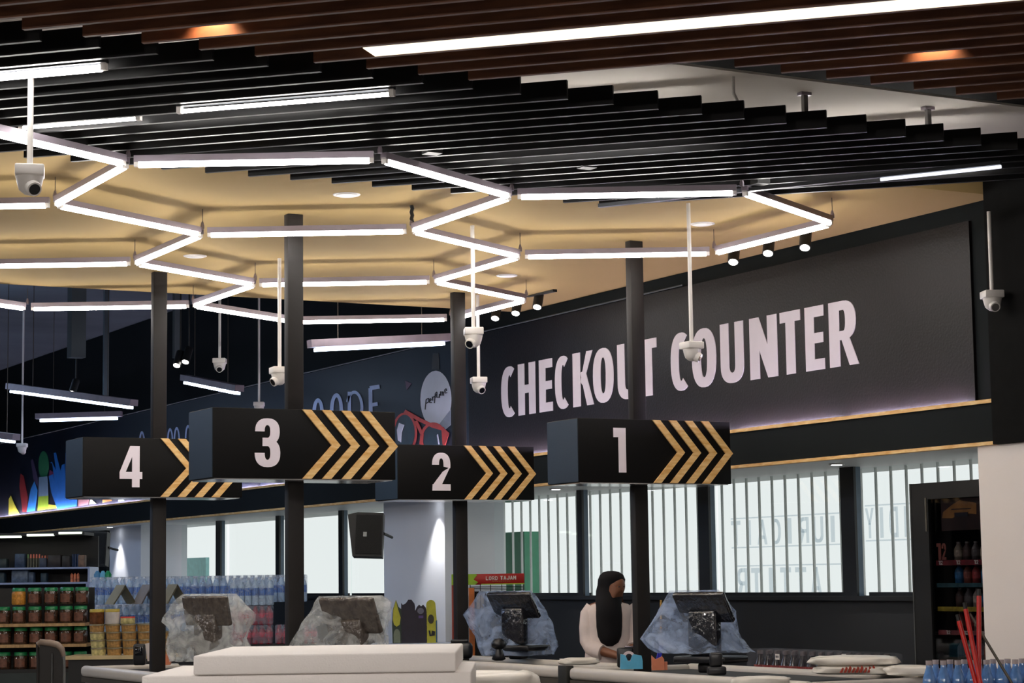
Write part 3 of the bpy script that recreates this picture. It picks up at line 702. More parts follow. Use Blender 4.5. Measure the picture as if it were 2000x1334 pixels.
# ------------------------------------------------------------------ dome cameras on drop poles
LENSM = mat('dark_camera_lens', (18, 20, 26), .08, spec=.8)
def camera_unit(px, py, dist, label, topz, s=1.0, rot=0, pole=True, lensdir=0):
    """px, py: middle of the unit"""
    q = at_d(px, py, dist); z = q.z + .055 * s
    t = thing('security_camera', label, 'security camera', (q.x, q.y, z), 'white dome cameras on drop poles')
    R_ = Matrix.Translation((q.x, q.y, z)) @ Matrix.Rotation(-YAW * 0 + YAW + rot, 4, 'Z')
    mb = MB(); mb.rbox((-.058 * s, -.058 * s, -.045 * s), (.058 * s, .058 * s, 0), .006 * s, 2, R_); mb.build('junction_box', WPLAST, t)
    mb = MB(); mb.lathe([(.057 * s, -.045 * s), (.05 * s, -.075 * s), (.042 * s, -.1 * s), (.02 * s, -.118 * s), (.004 * s, -.122 * s)], (q.x, q.y, z), 18); mb.build('dome', WPLAST, t)
    dv = Vector((math.sin(lensdir), -math.cos(lensdir), 0)); dv = Matrix.Rotation(YAW, 3, 'Z') @ dv
    c = Vector((q.x, q.y, z - .088 * s)) + dv * (.022 * s); ax = (dv + Vector((0, 0, -.55))).normalized()
    bl = MB(); bl.cyl(c, c + ax * (.036 * s), .034 * s, .03 * s, n=16); bl.build('eyeball', WPLAST, t)
    MB().cyl(c + ax * (.0355 * s), c + ax * (.038 * s), .023 * s, n=16).build('lens', LENSM, t)
    MB().cyl((q.x, q.y, z), (q.x, q.y, topz), .0125 * s, n=10).build('pole', WPLAST, t)
camera_unit(58, 350, 8.75, 'largest white dome camera at the upper left, in front of the hexagon lights', 3.72, 1.02, .2, lensdir=.6)
camera_unit(925, 658, 13.0, 'white dome camera beside the sign 2 post, upper of the two', CZ, 1.0, .1, lensdir=-.5)
camera_unit(935, 751, 16.2, 'white dome camera beside the sign 2 post, lower of the two', CZ, 1.0, .2, lensdir=.5)
camera_unit(1351, 685, 12.3, 'white dome camera hanging in front of the letter C of COUNTER', CZ, .92, .5, lensdir=1.2)
camera_unit(1938, 586, 12.0, 'white dome camera alone in front of the black wall at the far right', 3.56, .95, .1, lensdir=.1)
camera_unit(429, 712, 18.0, 'white dome camera between the posts of signs 4 and 3, with dark lens', 4.7, .95, 0, lensdir=.1)
camera_unit(546, 733, 14.2, 'white dome camera partly hidden behind the post of sign 3', CZ, 1.0, .4, lensdir=-.9)
camera_unit(506, 795, 20, 'white dome camera just above the top edge of sign 3', 4.7, .85, 0, lensdir=.8)
camera_unit(43, 875, 24, 'small distant white dome camera at the far left above the mural', 4.7, .95, 0, lensdir=3)

# soffit downlights washing the piers
def soffit_spot(x, y, e, lb, warm=(1, .97, .95)):
    t = thing('soffit_downlight', lb, 'downlight', (x, y, ZL0), 'downlights under the bulkhead')
    MB().lathe([(.05, 0), (.055, .006)], (x, y, ZL0 - .004), 20).build('trim', WPLAST, t)
    MB().lathe([(.035, 0), (.035, .003)], (x, y, ZL0 - .006), 16).build('lens', glow('downlight_lens', (245, 248, 255), 6), t)
    ld = bpy.data.lights.new('downlight_lamp', 'SPOT'); ld.energy = e; ld.spot_size = math.radians(70); ld.spot_blend = .7; ld.shadow_soft_size = .03; ld.color = warm
    lo = bpy.data.objects.new('downlight_lamp', ld); COL.objects.link(lo); lo.location = (0, 0, -.02); lo.parent = t
soffit_spot(PX_ - .14, (ypx(235, PX_) + 0), 15, 'downlight washing the far pier in the window recess')
soffit_spot(PX_ - .12, p1a + .1, 18, 'downlight washing the right edge of the white pier behind signs 3 and 2')
soffit_spot(8.6, ypx(1088, 8.6), 14, 'downlight under the bulkhead left of sign 1')
soffit_spot(8.6, ypx(1640, 8.6), 14, 'downlight under the bulkhead above the right-hand window mullion')
# ------------------------------------------------------------------ local frame that faces the photographer's side of the shop
RH = Vector((math.cos(YAW), math.sin(YAW), 0)); FH = Vector((-math.sin(YAW), math.cos(YAW), 0))
def hz(px): return 1160.75 - .01364 * (px + 1254)
def zat(px, py, d): return EYE - (py - hz(px)) / CAM_F * d
def fr(px, d, z=0):                     # frame on the ground plan at a spot, x to the right of view, y away from the viewer
    q = at_d(px, hz(px), d); m = Matrix((RH, FH, Vector((0, 0, 1)))).transposed().to_4x4(); m.translation = Vector((q.x, q.y, z)); return m
def nz3(v, s=1.0): return noise.noise(Vector(v) * s)

# ------------------------------------------------------------------ checkout counters
RAILM = mat('ivory_bumper_rail', (206, 200, 192), .35, var=.03)
STRIPE = mat('olive_dark_stripe', (74, 68, 58), .5)
BODYM = mat('mauve_grey_counter_panel', (150, 140, 146), .5, var=.04)
BELT = mat('black_conveyor_belt', (30, 30, 31), .6)
def counter(x0, x1, y0, y1, label, post=None):
    t = thing('checkout_counter', label, 'checkout counter', ((x0 + x1) / 2, (y0 + y1) / 2, 0), 'checkout counters')
    def rects(a, b, c, d):
        if not post: return [(a, b, c, d)]
        px, py = post; g = .085
        return [r for r in ((a, b, c, py - g), (a, b, py + g, d), (a, px - g, py - g, py + g), (px + g, b, py - g, py + g)) if r[1] > r[0] and r[3] > r[2]]
    mb = MB()
    for a, b, c, d in rects(x0 + .03, x1 - .03, y0 + .03, y1 - .03): mb.box((a, c, .0), (b, d, .86))
    mb.build('body', BODYM, t)
    mb = MB()
    for a, b, c, d in rects(x0 + .05, x1 - .05, y0 + .05, y1 - .05): mb.box((a, c, .86), (b, d, .915))
    mb.build('conveyor_belt', BELT, t)
    for xx in (x0, x1 - .07):
        MB().rbox((xx, y0, .872), (xx + .07, y1, .95), .03, 4).build('bumper_rail', RAILM, t)
        MB().box((xx + .008, y0 + .01, .835), (xx + .062, y1 - .01, .872)).build('stripe', STRIPE, t)
    for yy in (y0, y1 - .06):
        MB().rbox((x0 + .06, yy, .88), (x1 - .06, yy + .06, .945), .02, 3).build('end_rail', RAILM, t)
    return t
CT = .95
counter(6.88, 7.84, 9.36, 11.90, 'ivory-edged checkout counter under the number 1 sign, with tape dispenser and white bags', (7.207, 11.60))
counter(6.93, 7.5, 12.02, 14.9, 'ivory-edged checkout counter under the number 2 sign', (7.287, 14.25))
counter(4.56, 5.35, 9.75, 12.0, 'checkout counter at the number 3 sign, mostly behind the white foam blocks', (4.816, 11.56))
counter(4.58, 5.37, 12.1, 14.85, 'checkout counter at the number 4 sign, its rounded far end in view at lower left', (4.870, 14.12))
MB_ = MB().rbox((6.872, 12.00 - .09, .80), (6.93, 12.02, .962), .006)
tag(MB_.build('rail_joint', mat('black_rubber', (36, 36, 32), .6)), 'small black joint block on the ivory rail between the counters of signs 2 and 1', 'rail joint')

# ------------------------------------------------------------------ till terminals under plastic film
SCRB = mat('black_screen_shell', (22, 23, 28), .3, spec=.6)
SCRF = mat('black_screen_shell_under_film', (24, 26, 34), .16, spec=.9, bump=1.0, bscale=26, coat=.5)
SCRG = mat('brown_grey_shell_painted_glints', (78, 70, 64), .22, spec=.9, var=.35, scale=30, bump=1.0, bscale=30)  # lighter mottling paints in the glints of the crumpled film
phi = math.radians(21.7)
NN = Vector((math.cos(phi), math.sin(phi), 0)); WW = Vector((math.sin(phi), -math.cos(phi), 0))
def terminal(px, py, d, w_px, h_px, sh_px, label, shell, zbase=None, flap=True):
    """px, py: middle of the screen in view"""
    c = at_d(px, py, d); s_ = d / CAM_F
    L = w_px * s_ / .77; H = h_px * s_; D = sh_px * s_ / .638
    t = thing('till_terminal', label, 'till', (c.x, c.y, CT), 'tills on the counters')
    up = (Vector((0, 0, H)) - NN * D); n_ = -WW.cross(up).normalized()
    m = Matrix((WW, n_, up.normalized())).transposed().to_4x4(); m.translation = c
    hl = up.length / 2
    MB().rbox((-L / 2, -.018, -hl), (L / 2, .018, hl), .012, 3, m).build('screen', shell, t)
    MB().rbox((-L / 2 + .02, .018, -hl + .02), (L / 2 - .02, .022, hl - .02), .003, 1, m).build('screen_glass', LENSM, t)
    b = c + NN * .02; b.z = CT + .045
    mm = Matrix((WW, NN, Vector((0, 0, 1)))).transposed().to_4x4(); mm.translation = Vector((c.x, c.y, 0)) + NN * .03
    MB().rbox((-.11, -.05, CT + .10), (.09, .03, c.z - H * .1), .02, 3, mm).build('neck', shell, t)
    MB().rbox((-.17, -.12, CT + .06), (.20, .14, CT + .10), .012, 3, mm).build('base', SCRB, t)
    MB().rbox((-.05, -.04, CT + .0), (.06, .06, CT + .06), .015, 3, mm).build('foot', SCRB, t)
    return t
terminal(1374, 1186, 12.6, 93, 56, 24, 'black till screen tilted back under clear film, nearest the drinks fridge', SCRF)
terminal(1003, 1182, 15.2, 84, 48, 21, 'black till screen under bluish film on the counter of sign 2', SCRF)
terminal(685, 1202, 11.6, 110, 68, 18, 'till with brown-grey screen under film, behind the white foam blocks', SCRG)
terminal(404, 1193, 13.3, 97, 57, 8, 'till with brown-grey screen under torn film, at the post of sign 4', SCRG)
def cover(rows, d, dep, label, m, seed, folds=7, amp=.02):
    d0 = d; back = .05
    rnd = random.Random(seed); N = 72; mb = MB(); vs = []; R = 4; rws = []
    for (a, b) in zip(rows, rows[1:]):
        for k in range(R):
            f = k / R; rws.append(tuple(a[i] * (1 - f) + b[i] * f for i in range(3)))
    rws.append(rows[-1]); nr = len(rws)
    ph = [rnd.random() * 6.3 for _ in range(4)]
    for j, (y, xl, xr) in enumerate(rws):
        cx = (xl + xr) / 2; s_ = d / CAM_F; hw = (xr - xl) / 2 * s_; f = j / (nr - 1)
        z = max(zat(cx, y, d), CT + .003); M0 = fr(cx, d) @ Matrix.Translation((0, (dep * 1.0 + back) * (1 - f * f * .9), 0))
        dd = dep * (.25 + .75 * f ** .6)
        for i in range(N):
            t = 2 * PI * i / N; c, s2 = math.cos(t), math.sin(t)
            u = math.copysign(abs(c) ** .8, c) * hw; v = math.copysign(abs(s2) ** .8, s2) * dd
            fo = (abs(math.sin(t * folds / 2 + ph[0] + f * 1.5)) - .5) * amp * (.3 + f) + nz3((t * 2 + seed, f * 5, 0)) * amp * .9
            k = 1 + fo / max(.05, math.hypot(u, v))
            p = Vector((u * (1 + (k - 1) * .5), v * k, 0)); zz = z + nz3((t * 3, f * 6, seed)) * .008
            q = M0 @ p; vs.append(Vector((q.x, q.y, max(zz, CT + .002))))
    fs = [(j * N + i, j * N + (i + 1) % N, (j + 1) * N + (i + 1) % N, (j + 1) * N + i) for j in range(nr - 1) for i in range(N)]
    mb.add(vs, fs, True)
    top = vs[:N]; c = sum(top, Vector()) / N
    mb.add(top + [c], [(i, (i + 1) % N, N) for i in range(N)], True)
    tag(mb.build('plastic_cover', m), label, 'plastic cover', 'clear covers over the tills'); return mb
FB = film('blue_white_film', (196, 218, 255), .64, .08, 7, .44, .60, bumpk=1)
FW = film('white_film', (248, 252, 252), .68, .08, 7, .44, .60, bumpk=1)
cover([(1153, 1312, 1409), (1170, 1302, 1424), (1195, 1288, 1440), (1222, 1270, 1442), (1246, 1252, 1446), (1262, 1266, 1460), (1272, 1285, 1469)], 12.62, .17, 'crumpled clear film over the black till nearest the drinks fridge', FB, 3, 15, .03)
cover([(1154, 935, 1037), (1172, 924, 1052), (1198, 905, 1068), (1216, 912, 1076), (1240, 926, 1083), (1262, 932, 1087), (1277, 940, 1078)], 15.25, .17, 'crumpled bluish film over the black till behind the post of sign 2', FB, 11, 15, .03)
cover([(1164, 617, 740), (1178, 606, 760), (1200, 594, 757), (1230, 577, 752), (1262, 563, 753), (1290, 560, 755)], 11.6, .17, 'crumpled clear film over the till behind the foam blocks', FW, 5, 15, .03)
cover([(1160, 346, 452), (1180, 326, 470), (1200, 312, 489), (1213, 309, 491), (1228, 324, 480), (1248, 326, 474), (1266, 322, 486), (1288, 334, 462)], 13.3, .17, 'torn milky film over the till beside the post of sign 4', FW, 8, 15, .035)

# ------------------------------------------------------------------ small things on the counters
m_ = fr(972, 15.0)
t = thing('barcode_scanner', 'black round-headed scanner standing left of the till of sign 2', 'scanner', m_.translation + Vector((0, 0, CT)), 'scanners beside the tills')
MB().lathe([(.03, CT), (.05, CT + .01), (.035, CT + .05), (.025, CT + .08)], m_.translation, 16).build('stand', SCRB, t)
MB().lathe([(.02, CT + .075), (.05, CT + .095), (.052, CT + .125), (.03, CT + .15), (.005, CT + .155)], m_.translation, 16).build('head', SCRB, t)
m_ = fr(1395, 12.35)
t = thing('barcode_scanner', 'black scanner block under the near edge of the rightmost till', 'scanner', m_.translation + Vector((0, 0, CT)), 'scanners beside the tills')
MB().rbox((-.055, -.03, CT), (.055, .03, CT + .05), .012, 3, m_).build('stand', SCRB, t)
MB().rbox((-.04, -.03, CT + .05), (.035, .02, CT + .13), .014, 3, m_).build('head', SCRB, t)
m_ = fr(898, 15.45)
t = thing('receipt_printer', 'black rounded printer at the foot of the sign 2 post', 'printer', m_.translation + Vector((0, 0, CT)))
MB().rbox((-.09, -.08, CT), (.09, .0, CT + .12), .035, 4, m_).build('body', SCRB, t)
MB().rbox((-.07, -.06, CT + .115), (.06, -.02, CT + .14), .012, 3, m_).build('lid', SCRB, t)
def px_on_counter(px, py): 
    return at_z(px, py, CT)
# tape dispenser
q = px_on_counter(1233, 1307); m_ = fr(1233, (q - Vector((0, 0, CT))).dot(FH)); m_.translation = Vector((q.x, q.y, CT))
BLU = mat('sky_blue_plastic', (92, 182, 220), .35)
t = thing('tape_dispenser', 'sky blue tape dispenser on the rail of the nearest right counter', 'tape dispenser', (q.x, q.y, CT))
MB().prism([(-.068, 0), (.072, 0), (.072, .05), (.066, .082), (.012, .092), (-.004, .05), (-.02, .05), (-.036, .088), (-.064, .092)], .055, m_).build('body', BLU, t)
rg = MB(); 
for i in range(24):
    a0, a1 = 2 * PI * i / 24, 2 * PI * (i + 1) / 24
    rg.prism([(-.012 + .038 * math.cos(a0), .085 + .038 * math.sin(a0)), (-.012 + .038 * math.cos(a1), .085 + .038 * math.sin(a1)), (-.012 + .022 * math.cos(a1), .085 + .022 * math.sin(a1)), (-.012 + .022 * math.cos(a0), .085 + .022 * math.sin(a0))], .024, m_ @ Matrix.Translation((0, .015, -.012)))
rg.build('tape_roll', mat('pinkish_tape', (225, 205, 205), .4), t)
# pen holder with pens
ORG = mat('orange_plastic', (226, 138, 102), .45)
q = px_on_counter(1285, 1309)
t = thing('pen_holder', 'orange pen box standing right of the blue tape dispenser', 'pen holder', (q.x, q.y, CT)); m_.translation = Vector((q.x, q.y, CT))
MB().prism([(-.036, 0), (.04, 0), (.04, .066), (.028, .084), (-.012, .066), (-.036, .09)], .05, m_).build('box', ORG, t)
MB().box((.041, .01, 0), (.06, .05, .05), m_).build('side_tray', ORG, t)
for i, (dx, dz) in enumerate(((.0, .03), (.012, .035), (.02, .028))):
    t2 = thing('pen', 'blue pen sticking out of the orange pen box, %s from the left' % ORD[i], 'pen', m_ @ Vector((dx - .01, .025, .04)), 'blue pens in the pen box')
    MB().cyl(m_ @ Vector((dx - .012, .025, .04)), m_ @ Vector((dx + .012, .03, .095 + dz)), .005, n=8).build('barrel', mat('blue_pen_plastic', (40, 50, 190), .3), t2)
    MB().cyl(m_ @ Vector((dx + .012, .03, .095 + dz)), m_ @ Vector((dx + .016, .032, .112 + dz)), .006, n=8).build('cap', mat('blue_pen_plastic', (40, 50, 190), .3), t2)
# card terminal in front of the cashier
q = px_on_counter(1206, 1304); m_.translation = Vector((q.x, q.y, CT))
t = thing('card_terminal', 'black card terminal box left of the blue tape dispenser, by the cashier hand', 'card terminal', (q.x, q.y, CT))
MB().rbox((-.0, 0, 0), (.105, .06, .125), .012, 3, m_).build('body', SCRB, t)
MB().rbox((.05, .01, .125), (.12, .05, .135), .003, 1, m_).build('card_slot', ALU, t)
# second orange box with a white card, near the post of sign 4
q = at_z(312, 1299, CT); m_.translation = Vector((q.x, q.y, CT))
t = thing('pen_holder', 'orange box holding a white card near the post of sign 4', 'pen holder', (q.x, q.y, CT))
MB().prism([(-.07, 0), (.07, 0), (.075, .03), (.045, .075), (-.075, .065)], .06, m_).build('box', ORG, t)
tag(MB().box((-.085, .02, .04), (.0, .024, .165), m_ @ Matrix.Rotation(-.15, 4, 'Y')).build('card', mat('white_card', (222, 214, 210), .6)), 'blank white card standing in the orange box at lower left', 'card')
t = thing('card_terminal', 'black card terminal box left of the white card at the post of sign 4', 'card terminal', (q.x, q.y, CT))
MB().rbox((-.19, .0, 0), (-.105, .07, .15), .014, 3, m_).build('body', SCRB, t)
MB().rbox((-.175, -.004, .07), (-.12, 0, .13), .003, 1, m_).build('display', LENSM, t)

# ------------------------------------------------------------------ soft bags and packing
def bundle(name, px, py, d, w_, dp, h, label, m, z0=CT, seed=1, cat='bag', rot=0, group=None):
    c = at_d(px, py, d); M0 = fr(px, d, z0) @ Matrix.Rotation(rot, 4, 'Z')
    bm = bmesh.new(); bmesh.ops.create_uvsphere(bm, u_segments=40, v_segments=20, radius=1)
    bm.verts.ensure_lookup_table(); vs = []
    for v in bm.verts:
        p = v.co; s_ = 1 + .16 * nz3(p + Vector((seed, 0, 0)), 2.2) + .06 * nz3(p + Vector((seed, 3, 0)), 6)
        x = math.copysign(abs(p.x) ** .6, p.x) * w_ / 2 * s_; y = math.copysign(abs(p.y) ** .6, p.y) * dp / 2 * s_
        z = h / 2 + math.copysign(abs(p.z) ** .5, p.z) * h / 2 * (1 + .2 * nz3(p + Vector((seed, 9, 1)), 2.5))
        vs.append(M0 @ Vector((x, y, max(z, .001))))
    mb = MB(); mb.add(vs, [[v.index for v in f.verts] for f in bm.faces], True); bm.free()
    return tag(mb.build(name, m), label, cat, group)
BAGM = mat('cream_white_plastic', (232, 226, 216), .35, var=.03, bump=.5, bscale=14)
b1 = bundle('plastic_bag_stack', 1668, 1318, 12.2, .50, .30, .055, 'flat stack of white shopping bags with red print, lower one on the right counter', BAGM, CT, 4, 'bag stack', -.4, 'white bag stacks on the right counter')
b2 = bundle('plastic_bag_stack', 1662, 1300, 12.2, .52, .28, .055, 'folded white shopping bags lying on top of the pile on the right counter', BAGM, CT + .052, 7, 'bag stack', -.4, 'white bag stacks on the right counter')
b3 = bundle('plastic_bag_stack', 1775, 1312, 11.9, .30, .22, .06, 'smaller white bag bundle at the right end of the counter, before the fridge', BAGM, CT, 12, 'bag stack', -.3, 'white bag stacks on the right counter')
rp_ = MB(); M0 = fr(1652, 12.02, CT + .0)
for i in range(9): rp_.prism([(-.05 + i * .022, .018), (-.035 + i * .022, .046 + .006 * (i % 3)), (-.027 + i * .022, .044), (-.036 + i * .022, .018)], .02, M0)
rp_.build('red_print', mat('red_bag_print', (170, 60, 40), .5), b1, label='red print on the side of the bags')
bundle('plastic_bag', 1128, 1290, 14.1, .27, .2, .045, 'flat white plastic bag on the counter left of the cashier', BAGM, CT, 20, 'bag')
bundle('packing_sheet', 960, 1334, 10.8, .46, .25, .1, 'crumpled white packing sheet at the bottom edge, right of the foam blocks', BAGM, .96, 31, 'packing')
bundle('packing_sheet', 1480, 1334, 11.2, .3, .18, .05, 'thin white plastic sheet on the rail at the bottom of the right counter', BAGM, CT - .005, 33, 'packing')

# foam blocks on a trolley table
FOAM = mat('white_polystyrene', (246, 241, 238), .85, spec=.2, var=.01, bump=.2, bscale=120)
M0 = fr(632, 9.0)
def foam(px0, px1, z0, z1, y0, y1, label):
    s_ = 9.0 / CAM_F; u0, u1 = (px0 - 632) * s_, (px1 - 632) * s_
    tag(MB().rbox((u0, y0, z0), (u1, y1, z1), .008, 2, M0).build('foam_block', FOAM), label, 'foam block', 'stacked white foam blocks')
foam(378, 889, 1.134, 1.216, 0, 1.22, 'white foam block on top of the stack in front of the post of sign 3')
foam(276, 918, 1.004, 1.133, 0.02, 1.1, 'wider white foam block beneath the top one, at the bottom edge')
t = thing('trolley_table', 'steel trolley table under the white foam blocks', 'table', M0 @ Vector((0, .6, 0)))
MB().box((-.7, .05, .97), (.6, 1.1, 1.003), M0).build('table_top', ALU, t)
for a, b in ((-.65, .1), (.55, .1), (-.65, 1.05), (.55, 1.05)): MB().box((a, b - .02, 0), (a + .04, b + .02, .97), M0).build('leg', ALU, t)

# curved gate at the lower left
q = at_d(100, 1300, 12.6); M0 = fr(100, 12.6); s_ = 12.6 / CAM_F
t = thing('aisle_gate', 'dark upright gate with rounded brown-grey top rail at the lower left', 'gate', (q.x, q.y, 0))
PTS = [(-24, 1334), (-24, 1290), (-26, 1256), (-20, 1252), (0, 1254), (14, 1258), (22, 1266), (26, 1280), (27, 1300), (28, 1340)]
P3 = [M0 @ Vector((u_ * s_, 0, zat(100, y, 12.6))) for u_, y in PTS]
P3[0].z = 0; P3[-1].z = 0
MB().tube(P3[2:8], .018, 12, [.012, .018, .02, .02, .018, .012]).build('top_rail', mat('brown_grey_rail', (132, 116, 104), .35, metal=.3), t)
MB().tube(P3[:4], .009, 8).build('edge_tube', CHARC, t); MB().tube(P3[6:], .009, 8).build('edge_tube', mat('steel_edge', (110, 112, 112), .3, metal=.6), t)
MB().prism([(-22 * s_, 0), (-22 * s_, zat(100, 1257, 12.6)), (12 * s_, zat(100, 1262, 12.6)), (20 * s_, zat(100, 1270, 12.6)), (24 * s_, zat(100, 1290, 12.6)), (25 * s_, 0)], .02, M0).build('panel', mat('dark_gate_panel', (34, 32, 31), .35), t)
MB().tube([M0 @ Vector((4 * s_, -.012, zat(100, 1274, 12.6))), M0 @ Vector((5 * s_, -.012, 0))], .004, 6).build('edge_highlight', mat('steel_edge', (110, 112, 112), .3, metal=.6), t, label='thin pale line painted in as an edge highlight')  # pale rod stands in for the highlight on the gate edge

# ------------------------------------------------------------------ goods: jars on wooden shelves, tubs on a table
JD = 17.0; js = JD / CAM_F
MJ = fr(85, JD)
def uj(px): return (px - 85) * js
t = thing('jar_shelf', 'dark shelf unit with pale wooden boards full of green-lidded jars at the left', 'shelf', MJ.translation)
BRD = wood('shelf_board_wood', (150, 118, 78), (180, 146, 100), 6, (8, 1, 1))
zb1, zb2 = zat(85, 1221.5, JD), zat(85, 1261.5, JD); zb0 = .86
for z in (zb1, zb2): MB().box((uj(-90), -.09, z), (uj(171 if z == zb1 else 174), .25, z + .024), MJ).build('board', BRD, t)
MB().box((uj(-90), -.09, zb0 - .03), (uj(172), .25, zb0), MJ).build('board', BLACK, t)
MB().box((uj(-90), .25, 0), (uj(172), .28, 1.5), MJ).build('back_panel', BLACK, t)
MB().box((uj(-90), -.1, 0), (uj(172), .25, zb0 - .03), MJ).build('plinth', mat('dark_green_plinth', (34, 44, 44), .5), t)
GLID = mat('green_jar_lid', (24, 122, 70), .35); JBODY = mat('dark_nut_jar', (58, 38, 28), .15, spec=.8, var=.5, scale=60)
JLAB = mat('brown_jar_label', (100, 62, 46), .45, var=.45, scale=45); JLAB2 = mat('amber_jar_content', (190, 130, 50), .3, var=.4, scale=60)
def jar_proto(label, lid, body, lab, h=.134, r=.056):
    t = thing('jar', label, 'jar', (0, 0, 0), 'green-lidded jars on the wooden shelves')
    MB().lathe([(r * .9, 0), (r, .008), (r, h * .7), (r * .86, h * .8)], (0, 0, 0), 20).build('glass_body', body, t)
    MB().lathe([(r * .93, h * .79), (r * .93, h * .97), (r * .8, h)], (0, 0, 0), 20).build('lid', lid, t)
    mb = MB(); n = 10
    for i in range(n):
        a0, a1 = -PI / 2 - .75 + 1.5 * i / n, -PI / 2 - .75 + 1.5 * (i + 1) / n; rr = r + .001
        mb.add([(rr * math.cos(a0), rr * math.sin(a0), h * .12), (rr * math.cos(a1), rr * math.sin(a1), h * .12), (rr * math.cos(a1), rr * math.sin(a1), h * .62), (rr * math.cos(a0), rr * math.sin(a0), h * .62)], [(0, 1, 2, 3)], True)
    mb.build('label', lab, t)
    return t
jp = None
rows = [('top row', zb1 + .026 + .148, [68, 100, 131, 160]), ('second row', zb1 + .025, [8, 38, 69, 101, 130, 158]), ('third row', zb2 + .025, [10, 42, 72, 101, 130, 158]), ('bottom row', zb0, [10, 42, 72, 101, 130, 158])]
for rn, z, xs in rows:
    for i, px in enumerate(xs):
        loc = MJ @ Vector((uj(px), .0, z)); lb = 'jar with green lid and brown label, %s, %s from the right' % (rn, ORD[len(xs) - 1 - i])
        if jp is None: jp = jar_proto(lb, GLID, JBODY, JLAB); jp.location = loc; jp.rotation_euler = (0, 0, YAW)
        else: dup(jp, loc, YAW + random.uniform(-.25, .25), lb)
yj = jar_proto('jar of amber snacks with green lid at the left end of the top row', GLID, JLAB2, JLAB2); yj.location = MJ @ Vector((uj(37), 0, zb1 + .026 + .148)); yj.rotation_euler = (0, 0, YAW)

TD = 16.6; ts = TD / CAM_F; MT = fr(230, TD)
zt_ = zat(230, 1277, TD)
t = thing('display_table', 'dark display table with top edge painted as lit yellow, carrying the snack tubs, behind the gate', 'table', MT.translation)
MB().box(((135 - 230) * ts, -.12, zt_ - .028), ((345 - 230) * ts, .3, zt_), MT).build('table_top', mat('yellow_lit_table_edge', (190, 170, 128), .5), t)  # yellow light on the table edge is put into its colour
MB().box(((140 - 230) * ts, -.1, 0), ((340 - 230) * ts, .28, zt_ - .028), MT).build('front_panel', BLACK, t)
TUBM = mat('golden_snack_tub', (168, 130, 78), .3, var=.45, scale=55); TUBM2 = mat('pale_snack_tub', (186, 176, 122), .3, var=.45, scale=40)
TLID = mat('clear_tub_lid', (120, 108, 80), .25, var=.2)
def tub_proto(m, label, w_=.062, h=.06):
    t = thing('snack_tub', label, 'tub', (0, 0, 0), 'stacked snack tubs')
    MB().lathe([(w_ * .86, 0), (w_ * .95, h * .8)], (0, 0, 0), 20).build('tub_body', m, t)
    MB().lathe([(w_, h * .8), (w_, h * .97), (w_ * .9, h)], (0, 0, 0), 20).build('lid', TLID, t); return t
tg = tp2 = None
for r_, z in enumerate([zt_ + .0605 * k for k in range(4)]):
    for i, px in enumerate([190 + (3 - r_) * 1.2 + k * 31 for k in range(5)]):
        if r_ == 3 and i == 4: continue
        pale = i == 0 and r_ in (0, 1, 2); lb = '%s snack tub, %s in the %s layer from the table' % ('pale' if pale else 'golden', ORD[i], ORD[r_])
        loc = MT @ Vector(((px - 230) * ts, 0, z))
        if pale:
            if tp2 is None: tp2 = tub_proto(TUBM2, lb); tp2.location = loc
            else: dup(tp2, loc, 0, lb)
        elif tg is None: tg = tub_proto(TUBM, lb); tg.location = loc
        else: dup(tg, loc, random.random(), lb)
zt2 = zt_ + .0605 * 4
def topjar(px, lidm, body, h, lb, r=.058):
    t = thing('snack_jar', lb, 'jar', (0, 0, 0), 'jars on top of the tubs')
    MB().lathe([(r * .95, 0), (r, .006), (r, h * .8)], (0, 0, 0), 20).build('jar_body', body, t)
    MB().lathe([(r, h * .8), (r, h * .97), (r * .9, h)], (0, 0, 0), 20).build('lid', lidm, t)
    t.location = MT @ Vector(((px - 230) * ts, 0, zt2))
YL = mat('yellow_jar_lid', (176, 156, 60), .35)
topjar(190, YL, mat('amber_brown_jar', (96, 56, 26), .2, var=.4, scale=40), .115, 'amber jar with yellow lid on top of the tubs, first from the left')
topjar(220, YL, mat('white_label_jar', (196, 190, 186), .4, var=.2), .115, 'jar with white label and yellow lid on top of the tubs')
topjar(250, mat('red_jar_lid', (190, 40, 34), .35), mat('pale_snack_tub', (186, 176, 122), .3), .055, 'low tub with bright red lid at the right of the top layer')

# ------------------------------------------------------------------ shrink-wrapped water and soda
WAT = mat('blue_water_bottle', (176, 206, 238), .12, spec=.8, var=.2, scale=14); WCAP = mat('white_blue_cap', (225, 233, 245), .35)
WLAB = mat('blue_water_label', (40, 100, 185), .4, var=.4, scale=30)
def bottle_parts(t, m, cap, lab, h, r, at=(0, 0, 0), name=None, labz=(.35, .62)):
    """one bottle as child parts of t, or as one part when name is given"""
    prof = [(r * .9, 0), (r, h * .03), (r * .96, h * .3), (r, h * .34), (r, h * .62), (r * .9, h * .7), (r * .45, h * .87), (r * .4, h * .93)]
    b = MB().lathe(prof, at, 12).build(name or 'bottle_body', m, t)
    c = MB().lathe([(r * .46, h * .92), (r * .46, h)], at, 10).build('cap', cap, b if name else t)
    l = MB().lathe([(r * 1.015, h * labz[0]), (r * 1.015, h * labz[1])], at, 14).build('label', lab, b if name else t)
PB = film('pack_wrap_film', (214, 228, 248), .72, .1, 14, bumpk=.6)
